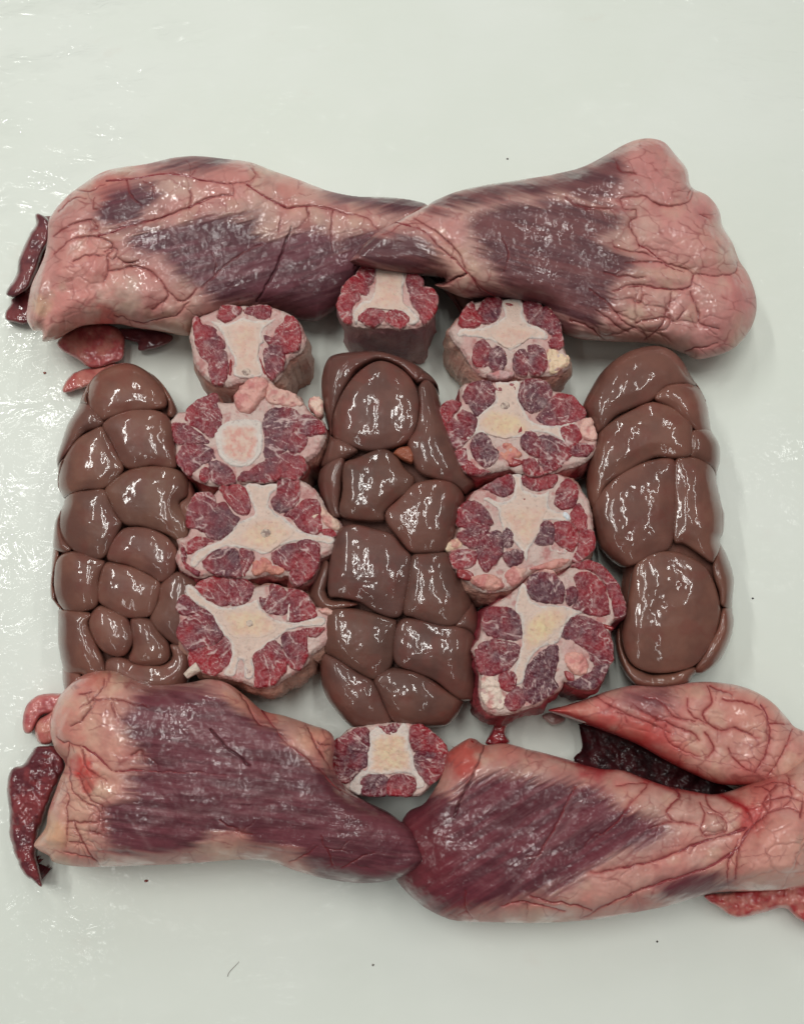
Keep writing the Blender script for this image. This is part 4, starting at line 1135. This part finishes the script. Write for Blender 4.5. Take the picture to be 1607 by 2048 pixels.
# upper left heart
ang = rad(-16)
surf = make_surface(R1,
 [[(490,380),(540,340),(640,330),(740,300),(860,300),(940,285),(930,330),(1000,370),(1090,340),(1170,340),(1190,380),(1240,390),(1300,360),(1400,360),(1340,440),(1300,560),(1180,640),(1100,665),(950,600),(850,590),(790,580),(740,530),(660,480),(600,430),(520,410)],
  [(400,210),(450,185),(540,180),(560,210),(520,250),(510,290),(440,310),(370,300),(370,250)],
  [(1200,190),(1400,205),(1550,235),(1440,252),(1300,222)],
  [(560,85),(720,58),(820,68),(700,85)]],
 [[(390,150),(500,140),(580,125),(680,130),(780,155),(880,155),(930,130),(910,95)],
  [(900,160),(970,210),(1050,245),(1130,240),(1250,265),(1330,280),(1380,330)],
  [(360,350),(450,320),(560,290),(700,240),(790,205),(850,200),(850,160)],
  [(210,265),(260,220),(320,210)], [(200,350),(260,310),(330,290),(350,300)], [(200,420),(250,370),(330,350),(400,370),(410,400),(390,430),(400,480),(375,520)],
  [(270,440),(330,420),(390,430)], [(400,480),(480,465),(550,480),(600,530),(610,580),(560,620)], [(460,150),(480,210),(520,240)], [(530,150),(560,180),(560,220)],
  [(380,410),(410,390),(430,410),(410,440),(380,410)], [(430,430),(470,450),(510,440)], [(600,540),(660,590),(690,570),(720,540)], [(420,640),(520,665),(640,640),(690,590)],
  [(1120,240),(1130,290)], [(1215,260),(1210,320),(1215,400)], [(1015,340),(1030,280)], [(340,300),(355,320),(330,330)], [(700,180),(690,250)], [(350,210),(340,250),(370,250)],
  [(690,130),(720,100)], [(1562,234),(1475,297),(1390,364),(1325,422),(1290,470)], [(280,185),(330,190),(380,160)], [(740,540),(800,480),(880,420),(960,380)]],  # groove along the upper right heart's edge: contact shade put into crack colour
 [[(935,595),(970,540),(1010,460),(1040,390),(1062,315)]],
 ang, (200, 162, 150), (198, 142, 135), (106, 58, 68), (82, 42, 52),
 [(310,470,95,(206,128,122),0.6), (380,655,40,(196,66,62),0.7), (250,620,70,(216,140,132),0.6), (150,600,30,(214,176,146),0.7), (400,180,60,(196,100,92),0.5), (830,110,60,(196,128,120),0.5), (1060,190,35,(180,90,84),0.5), (1100,170,60,(206,150,140),0.5)],
 101, bulges=[([(380,520),(470,470),(560,490),(600,550),(560,610),(460,600),(390,570)], 0.003, 22), ([(200,440),(260,400),(340,390),(390,440),(370,520),(280,540),(210,520)], 0.003, 24),
              ([(110,600),(130,520),(170,460),(185,520),(175,620),(150,690),(115,670)], 0.004, 14), ([(430,425),(470,410),(510,440),(470,460)], 0.002, 8)],
 crackle=0.35, light_lines=[[(610,300),(640,360),(660,420)], [(700,470),(800,450),(930,420)], [(740,490),(860,490),(950,470)], [(660,330),(740,350)]])
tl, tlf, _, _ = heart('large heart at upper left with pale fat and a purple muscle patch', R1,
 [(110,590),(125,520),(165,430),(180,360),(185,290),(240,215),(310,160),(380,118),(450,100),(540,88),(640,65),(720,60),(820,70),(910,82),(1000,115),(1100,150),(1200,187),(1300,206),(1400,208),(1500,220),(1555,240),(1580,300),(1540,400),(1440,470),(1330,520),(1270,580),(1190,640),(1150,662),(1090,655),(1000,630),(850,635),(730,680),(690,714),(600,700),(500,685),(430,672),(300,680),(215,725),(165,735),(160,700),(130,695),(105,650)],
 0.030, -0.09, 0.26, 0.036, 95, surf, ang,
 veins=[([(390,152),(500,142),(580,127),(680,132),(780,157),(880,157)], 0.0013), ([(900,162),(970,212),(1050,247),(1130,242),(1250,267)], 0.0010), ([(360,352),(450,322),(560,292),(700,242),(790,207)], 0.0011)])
flap('auricle', tl, R1, [(130,270),(160,275),(183,300),(185,350),(155,420),(135,480),(105,540),(60,570),(30,570),(25,550),(60,490),(70,430),(105,350),(130,310)], 0.016, 0.010, 12, (120, 62, 64), (92, 44, 50), 5)
flap('auricle_edge', tl, R1, [(45,575),(105,555),(125,640),(95,670),(50,665),(22,655),(20,630),(40,600)], 0.006, 0.006, 10, (124, 58, 60), (100, 44, 48), 6)
flap('vessel_stump', tl, R1, [(210,735),(290,680),(400,675),(450,710),(455,760),(440,805),(340,832),(280,800),(230,770)], 0.008, 0.007, 14, (176, 84, 86), (190, 120, 110), 7, bump=0.006)
flap('membrane', tl, R1, [(430,690),(540,690),(630,715),(600,750),(515,770),(500,740),(450,725)], 0.006, 0.004, 10, (92, 42, 50), (110, 56, 60), 8)
flap('vessel_tip', tl, R1, [(230,900),(270,850),(340,830),(420,815),(400,870),(320,900),(240,925)], 0.005, 0.005, 10, (180, 92, 88), (198, 124, 114), 9)

# upper right heart
ang = rad(17)
surf = make_surface(R2,
 [[(440,350),(520,305),(640,285),(760,262),(870,292),(960,325),(905,380),(860,405),(930,455),(1000,495),(930,560),(900,640),(870,710),(780,695),(680,640),(600,600),(550,540),(520,480),(470,420)],
  [(300,275),(420,235),(560,212),(720,185),(820,155),(930,115),(970,170),(960,200),(900,240),(820,255),(760,240),(640,240),(500,255),(420,270)],
  [(-10,490),(60,415),(120,400),(200,395),(250,420),(290,470),(340,545),(260,545),(120,520)],
  [(420,600),(560,610),(680,660),(800,700),(760,740),(600,660)]],
 [[(960,265),(970,300),(1010,300),(1015,330),(990,350),(1020,420),(1080,460),(1120,500),(1180,520)], [(960,260),(1040,255),(1115,290),(1200,270),(1215,230)],
  [(970,490),(1080,485),(1180,510),(1215,530)], [(1215,530),(1350,530),(1370,490)], [(1215,530),(1195,575),(1120,580),(1000,570),(930,590)],
  [(1140,590),(1115,680),(1080,730),(1040,765)], [(1000,620),(1030,625),(1035,580)], [(1015,700),(1115,680),(1135,700)], [(1200,590),(1230,660),(1240,700),(1300,720)],
  [(850,580),(920,640),(960,690),(1040,740)], [(1240,320),(1275,332)], [(830,300),(950,300)], [(1160,690),(1190,650)],
  [(160,345),(250,370),(330,440),(410,520),(470,580),(520,610)], [(230,330),(320,390),(380,450),(410,520)], [(410,525),(350,560),(310,570)], [(120,390),(200,345),(260,350)],
  [(760,260),(820,290),(900,300)], [(930,430),(1030,455),(1080,470)], [(900,520),(980,540),(1040,540)], [(870,650),(930,700),(980,730)], [(780,690),(850,720),(900,760)],
  [(1180,800),(1230,790),(1300,770)], [(1210,225),(1190,260)], [(1010,175),(960,160),(940,130)], [(430,540),(470,600)], [(540,400),(560,460),(540,520)]],
 [[(300,562),(350,555),(410,528)]],
 ang, (202, 162, 150), (196, 142, 136), (112, 66, 68), (88, 50, 56),
 [(1060,110,70,(196,126,122),0.65), (1180,400,110,(206,140,134),0.6), (1310,640,110,(200,134,130),0.6), (1150,210,60,(198,130,126),0.6), (1380,600,50,(196,112,112),0.5), (1270,300,50,(200,130,128),0.6), (60,470,30,(140,70,70),0.4), (330,470,50,(200,150,138),0.5)],
 111, bulges=[([(1030,330),(1110,300),(1220,310),(1300,380),(1360,470),(1330,520),(1220,520),(1130,480),(1050,420)], 0.004, 26),
              ([(1220,545),(1340,540),(1400,560),(1425,640),(1390,730),(1300,760),(1240,690)], 0.004, 26), ([(980,490),(1100,495),(1190,520),(1180,565),(1100,572),(1000,560)], 0.002, 14),
              ([(1150,595),(1195,590),(1225,680),(1160,700),(1130,680)], 0.0018, 12), ([(950,110),(1010,60),(1070,55),(1140,110),(1180,170),(1100,190),(1010,180)], 0.003, 24)],
 crackle=0.9, crack_cell=42, crackle_zone=[[(850,420),(960,470),(960,560),(1200,600),(1230,720),(1120,780),(900,760),(700,700),(800,690),(880,600),(940,540)]],
 light_lines=[[(540,280),(650,270),(760,285)], [(520,330),(640,320),(760,340)], [(560,520),(650,540),(760,560)], [(700,430),(800,460),(880,500)]])
heart('large pink heart at upper right with cracked fat and rounded fat lobes', R2,
 [(12,490),(30,455),(70,405),(150,350),(270,290),(310,265),(400,230),(500,210),(600,195),(720,175),(820,150),(900,110),(960,75),(1010,55),(1060,50),(1110,65),(1150,110),(1190,160),(1205,220),(1260,250),(1300,300),(1315,360),(1345,410),(1370,475),(1405,530),(1430,610),(1425,680),(1390,750),(1330,800),(1230,828),(1180,810),(1100,780),(1030,770),(900,765),(800,755),(740,725),(690,650),(600,625),(500,612),(420,615),(360,595),(300,565),(340,548),(290,538),(200,530),(100,512)],
 0.036, -0.10, 0.22, 0.036, 90, surf, ang,
 veins=[([(1215,532),(1195,577),(1120,582),(1000,572),(930,592)], 0.0007), ([(160,347),(250,372),(330,442),(410,522),(470,582),(520,612)], 0.0010), ([(1020,422),(1080,462),(1120,502),(1180,522)], 0.0008)])

# lower left heart
ang = rad(6)
surf = make_surface(R3,
 [[(480,220),(520,120),(600,95),(720,95),(820,150),(950,240),(1030,265),(1080,350),(1180,420),(1260,490),(1350,520),(1460,550),(1580,640),(1610,760),(1480,850),(1300,850),(1190,800),(1110,710),(960,690),(900,630),(800,640),(700,700),(560,720),(420,690),(420,570),(520,520),(480,430),(560,390),(500,290)]],
 [[(260,310),(310,320),(370,360),(420,410),(500,410),(700,420),(850,430)], [(300,440),(340,520),(390,550),(370,600)], [(260,400),(280,500),(370,560),(390,640)], [(255,500),(250,700)],
  [(280,600),(330,720),(360,750)], [(210,290),(240,310),(260,310),(250,390)], [(300,180),(370,130),(390,70)], [(490,360),(530,340),(540,380)], [(350,150),(450,150),(560,180)],
  [(1080,750),(1140,730),(1190,690)], [(1200,655),(1220,700),(1290,715)], [(1220,700),(1250,780)], [(1280,770),(1350,740),(1400,720)], [(980,190),(1060,300),(1160,380),(1270,490),(1350,530)],
  [(1150,250),(1190,340),(1235,400)], [(310,330),(330,400),(400,450)], [(420,160),(440,230)], [(250,600),(330,610),(400,600)], [(340,640),(400,660)], [(260,680),(340,690)], [(240,715),(340,740),(380,770)],
  [(900,130),(960,230),(1000,250)], [(880,640),(960,655)], [(1190,310),(1245,320)], [(300,130),(360,120)], [(820,600),(900,640)], [(270,250),(330,210),(360,150)]],
 [[(790,260),(830,310),(880,350),(930,395)]],
 ang, (208, 160, 142), (202, 134, 124), (108, 54, 64), (86, 40, 50),
 [(295,390,34,(196,44,44),0.85), (330,455,28,(190,48,46),0.7), (370,60,40,(180,90,70),0.5), (240,260,60,(210,120,112),0.6), (900,140,50,(206,150,128),0.6), (990,200,40,(196,96,84),0.6), (1490,770,90,(130,50,56),0.6), (200,640,40,(214,166,132),0.7), (1180,300,40,(206,140,118),0.5), (1000,720,90,(170,110,100),0.6)],
 121, bulges=[([(200,280),(215,190),(280,110),(370,130),(340,220),(260,300)], 0.004, 22), ([(265,330),(320,330),(370,420),(360,500),(300,430)], 0.003, 14),
              ([(150,680),(190,600),(240,560),(250,700)], 0.003, 14)],
 crackle=0.55, crack_cell=38, crackle_zone=[[(260,400),(400,420),(420,700),(340,760),(250,700)]],
 light_lines=[[(600,110),(760,300),(900,400)], [(700,130),(860,230),(1000,330)], [(560,560),(800,580),(1000,560)], [(520,640),(700,560),(860,560)], [(980,560),(1000,600)], [(500,600),(560,700)], [(820,480),(1000,500),(1150,520)]])
bl, blf, _, _ = heart('purple heart at lower left with a long slit and dark flap at its end', R3,
 [(195,270),(200,210),(230,140),(290,80),(350,50),(430,45),(490,70),(560,95),(640,95),(720,85),(780,75),(850,90),(920,140),(980,190),(1060,210),(1150,240),(1220,265),(1245,310),(1240,400),(1290,480),(1370,530),(1450,570),(1520,630),(1560,710),(1560,750),(1500,800),(1420,825),(1320,830),(1210,815),(1100,785),(1000,750),(880,745),(760,755),(640,762),(500,768),(380,772),(280,768),(210,752),(195,730),(158,710),(138,680),(180,620),(190,560),(230,450),(250,390),(215,340)],
 0.028, 0.06, 0.05, 0.036, 90, surf, ang,
 veins=[([(310,322),(370,362),(420,412),(500,412),(700,422)], 0.0010), ([(980,192),(1060,302),(1160,382),(1270,492)], 0.0010)])
flap('auricle', bl, R3, [(130,330),(180,320),(225,340),(245,400),(230,440),(195,510),(165,590),(145,650),(135,720),(160,840),(130,830),(90,800),(60,740),(40,680),(35,580),(25,500),(40,410),(85,390)], 0.013, 0.009, 16, (128, 54, 58), (96, 40, 48), 15, bump=0.005, amp=3)
flap('fat_lobe', bl, R3, [(85,230),(100,170),(140,135),(200,125),(245,130),(215,190),(155,210),(120,270),(90,270)], 0.010, 0.008, 12, (196, 118, 114), (176, 90, 92), 16, mat=M_HEART)
flap('fat_lobe', bl, R3, [(130,250),(170,205),(215,195),(205,300),(150,312)], 0.012, 0.008, 12, (204, 138, 124), (186, 104, 98), 17, mat=M_HEART)

# lower right heart, slit open
ang = rad(-32)
def rim_blood(c, q, line, w):
    d = linedist(q, spline(R4(line), False, 5), 60) + 10 * (fbm(q[:, 0] / 14, q[:, 1] / 14, 301, 3) - 0.5)
    return blend(c, lin((158, 26, 34)), 0.85 * (1 - sstep(0.0, w * 1.3, d)))
def flapwash(c, q):
    return rim_blood(c, q, [(638,155),(740,192),(850,232),(970,280),(1080,342),(1180,392),(1280,432),(1400,440)], 15)
def redwash(c, q):
    c = rim_blood(c, q, [(640,320),(730,345),(830,375),(920,380),(1050,430),(1180,460),(1280,470),(1390,530)], 11)
    p = R4([(120, 720)])[0]
    d = np.sqrt(((q - p) ** 2).sum(1)) / 130
    return blend(c, lin((112, 40, 46)), 0.55 * (1 - sstep(0.3, 1.0, d)))
surf = make_surface(R4,
 [[(30,640),(120,510),(200,480),(280,500),(340,430),(480,410),(600,420),(700,430),(760,440),(830,480),(900,520),(960,560),(1080,600),(1030,650),(900,700),(800,740),(640,820),(560,850),(430,890),(320,900),(200,930),(80,850),(20,760)],
  [(1060,830),(1180,790),(1300,800),(1310,835),(1180,850)]],
 [[(900,440),(1010,430),(940,520)], [(1120,450),(1130,480),(1085,535),(1110,570),(1200,590)], [(1210,500),(1230,545),(1215,600),(1240,630)], [(1240,540),(1300,560),(1310,610),(1240,630)],
  [(1410,590),(1340,690),(1230,750),(1000,830),(860,890),(760,940)], [(1390,600),(1200,660),(1050,720),(920,750),(800,770)], [(1360,640),(1320,740),(1320,830)],
  [(570,855),(650,880),(750,890),(800,910)], [(460,890),(550,880),(700,910)], [(1300,480),(1390,530),(1415,590)], [(1420,440),(1540,430),(1607,470)], [(1460,500),(1540,480),(1600,500)],
  [(940,520),(900,580),(820,640)], [(1110,570),(1000,610)], [(1500,440),(1450,500),(1470,540)], [(740,440),(640,640),(560,760)], [(330,830),(320,900),(360,950)], [(1590,560),(1607,480)], [(1345,790),(1362,668),(1428,574),(1520,524),(1610,545)], [(1440,440),(1480,480),(1460,560)], [(1540,400),(1560,470),(1530,520)], [(1230,470),(1250,520),(1300,550)]],
 [[(392,290),(365,370),(320,470),(280,560)]],
 ang, (206, 160, 148), (204, 138, 128), (108, 46, 58), (84, 34, 46),
 [(820,390,40,(178,50,62),0.7), (980,890,28,(170,44,54),0.7), (320,330,60,(176,50,44),0.8), (1450,450,70,(196,80,76),0.6), (1540,700,110,(214,152,138),0.7), (1400,560,40,(176,44,48),0.75), (160,800,90,(120,44,50),0.6), (450,300,60,(190,110,96),0.5), (280,900,90,(150,70,66),0.6), (900,800,90,(196,152,140),0.5)],
 131, bulges=[([(1370,660),(1430,570),(1520,520),(1620,540),(1640,700),(1560,810),(1400,820),(1340,780)], 0.008, 30), ([(1130,470),(1200,500),(1205,570),(1120,560),(1100,520)], 0.0022, 12),
              ([(1235,545),(1300,565),(1300,610),(1240,620)], 0.0022, 10)],
 crackle=0.45, crack_cell=44, wash=redwash, crack_rgb=(122, 26, 32), halo=0.7,
 light_lines=[[(735,470),(690,560),(640,650),(540,790),(440,920)], [(760,500),(700,600),(620,700)]])
br, brf, _, _ = heart('heart at lower right cut open with a dark chamber showing', R4,
 [(60,760),(70,640),(110,540),(180,500),(240,400),(260,320),(330,268),(360,262),(400,285),(480,280),(560,300),(640,320),(730,345),(830,375),(920,380),(1050,430),(1180,460),(1280,470),(1400,430),(1500,390),(1640,330),(1720,480),(1720,700),(1660,800),(1540,830),(1420,838),(1310,840),(1230,850),(1100,890),(950,920),(800,945),(600,958),(450,955),(300,950),(180,900),(100,830)],
 0.025, 0.05, 0.04, 0.034, 95, surf, ang,
 veins=[([(1410,592),(1340,692),(1230,752),(1000,832),(860,892)], 0.0012), ([(1390,602),(1200,662),(1050,722),(920,752)], 0.0009), ([(1120,452),(1130,482),(1085,537),(1110,572)], 0.0009)])
surf2 = make_surface(R4,
 [[(930,110),(1000,75),(1080,80),(1070,150),(1000,160)]],
 [[(820,100),(860,130),(920,160),(930,200)], [(1240,60),(1255,120),(1220,170),(1280,230),(1340,215)], [(960,130),(1060,190),(1180,240),(1200,270)], [(1440,130),(1475,200),(1465,300),(1420,390)],
  [(1480,200),(1550,205)], [(1000,100),(1060,120),(1120,180),(1190,190)], [(1160,110),(1180,170),(1280,225)], [(1300,110),(1370,120),(1440,150)], [(1230,240),(1260,290),(1240,330)], [(900,160),(1000,190),(1100,240)],
  [(1080,210),(1090,270),(1200,330)], [(1340,215),(1430,260)], [(1320,300),(1350,350),(1400,380)], [(1560,230),(1520,330),(1470,400)], [(1250,60),(1330,90)]],
 [], rad(20), (204, 148, 136), (204, 130, 122), (150, 90, 90), (120, 66, 70),
 [(700,160,50,(176,44,44),0.7), (830,200,60,(184,64,60),0.6), (1040,250,60,(186,44,50),0.6), (960,240,60,(190,70,64),0.6), (1100,320,50,(190,80,74),0.6), (1400,150,80,(212,146,132),0.6)],
 141, crackle=0.6, crack_cell=40, wash=flapwash, crack_rgb=(126, 26, 32), halo=0.75)
heart('', R4,
 [(638,155),(700,135),(780,110),(860,80),(960,58),(1080,60),(1200,45),(1300,48),(1400,72),(1480,118),(1540,180),(1570,215),(1650,260),(1700,380),(1620,440),(1520,450),(1400,440),(1280,432),(1180,392),(1080,342),(970,280),(850,232),(740,192)],
 0.026, 0.0, 0.05, 0.021, 70, surf2, rad(20), root=br, part='chamber_flap', two=False, skirt=('drop', 0.014),
 veins=[([(1440,132),(1475,202),(1465,302),(1420,392)], 0.0009)])
flap('heart_chamber', br, R4, [(752,205),(850,222),(970,270),(1080,330),(1180,380),(1290,425),(1400,500),(1420,590),(1350,570),(1280,500),(1180,485),(1050,450),(920,400),(830,392),(780,370),(732,338),(765,295),(755,215)], 0.010, -0.004, 20, (62, 14, 20), (40, 9, 14), 25, bump=0.003, mat=M_CHAMBER)
flap('membrane', br, R4, [(615,172),(660,160),(700,180),(690,200),(655,210),(630,195)], 0.006, 0.004, 8, (176, 146, 140), (160, 110, 106), 24)
flap('torn_edge', br, R4, [(395,175),(440,165),(485,185),(475,240),(490,275),(440,290),(400,280),(405,260),(425,215)], 0.012, 0.006, 10, (150, 44, 50), (112, 30, 38), 26)
flap('cut_edge', br, R4, [(250,330),(330,264),(366,290),(345,360),(300,450),(262,480),(245,400)], 0.030, 0.012, 10, (186, 56, 50), (150, 44, 44), 27)
flap('vessel_stump', br, R4, [(1225,855),(1330,840),(1450,825),(1530,820),(1600,780),(1700,780),(1700,990),(1590,950),(1530,905),(1440,925),(1350,940),(1280,900)], 0.010, 0.008, 16, (178, 64, 66), (200, 120, 110), 28, bump=0.006)

# ------------------------------------------------------------------ crumbs and a hair on the film
def crumb(label, px, r, col, seed):
    p = ground([px])[0]
    rs = np.random.RandomState(seed)
    th, nr = 9, 4
    V, F = [], []
    for i in range(nr):
        a = math.pi / 2 * i / (nr - 1)
        for k in range(th):
            b = 2 * math.pi * k / th
            rr = r * (0.75 + 0.5 * rs.rand())
            V.append((p[0] + rr * math.cos(a) * math.cos(b), p[1] + rr * 0.8 * math.cos(a) * math.sin(b), 0.0001 + 0.6 * r * math.sin(a)))
    for i in range(nr - 1):
        for k in range(th):
            F.append((i * th + k, i * th + (k + 1) % th, (i + 1) * th + (k + 1) % th, (i + 1) * th + k))
    o = mesh_obj('crumb', np.array(V), [np.array(F)], M_FLAP, None, np.tile(lin(col), (len(V), 1)), np.array(V) * 30)
    tag(o, label, 'crumb', 'crumbs scattered on the film')
crumb('tiny dark crumb on the film above the upper right heart', (1014, 318), 0.0009, (50, 28, 26), 1)
crumb('small brown crumb on the film left of the left kidney', (90, 746), 0.0012, (140, 80, 68), 2)
crumb('tiny red crumb on the film below the lower left heart', (293, 1762), 0.0010, (130, 60, 54), 3)
crumb('tiny black crumb on the film right of the right kidney', (1504, 1197), 0.0007, (40, 30, 30), 4)
crumb('faint grey crumb on the film near the bottom of the picture', (746, 1930), 0.0007, (130, 124, 118), 5)
crumb('tiny dark crumb on the film below the lower right heart', (1313, 1883), 0.0006, (60, 50, 48), 6)
hp = ground(spline([(455,1953),(458,1945),(466,1936),(474,1928),(478,1923)], False), 0.0004)
ho = tube('hair', None, hp, np.linspace(0.00013, 0.00008, len(hp)), M_FLAP, lin((96, 86, 80)), 5)
tag(ho, 'short dark hair lying on the film near the bottom', 'hair')
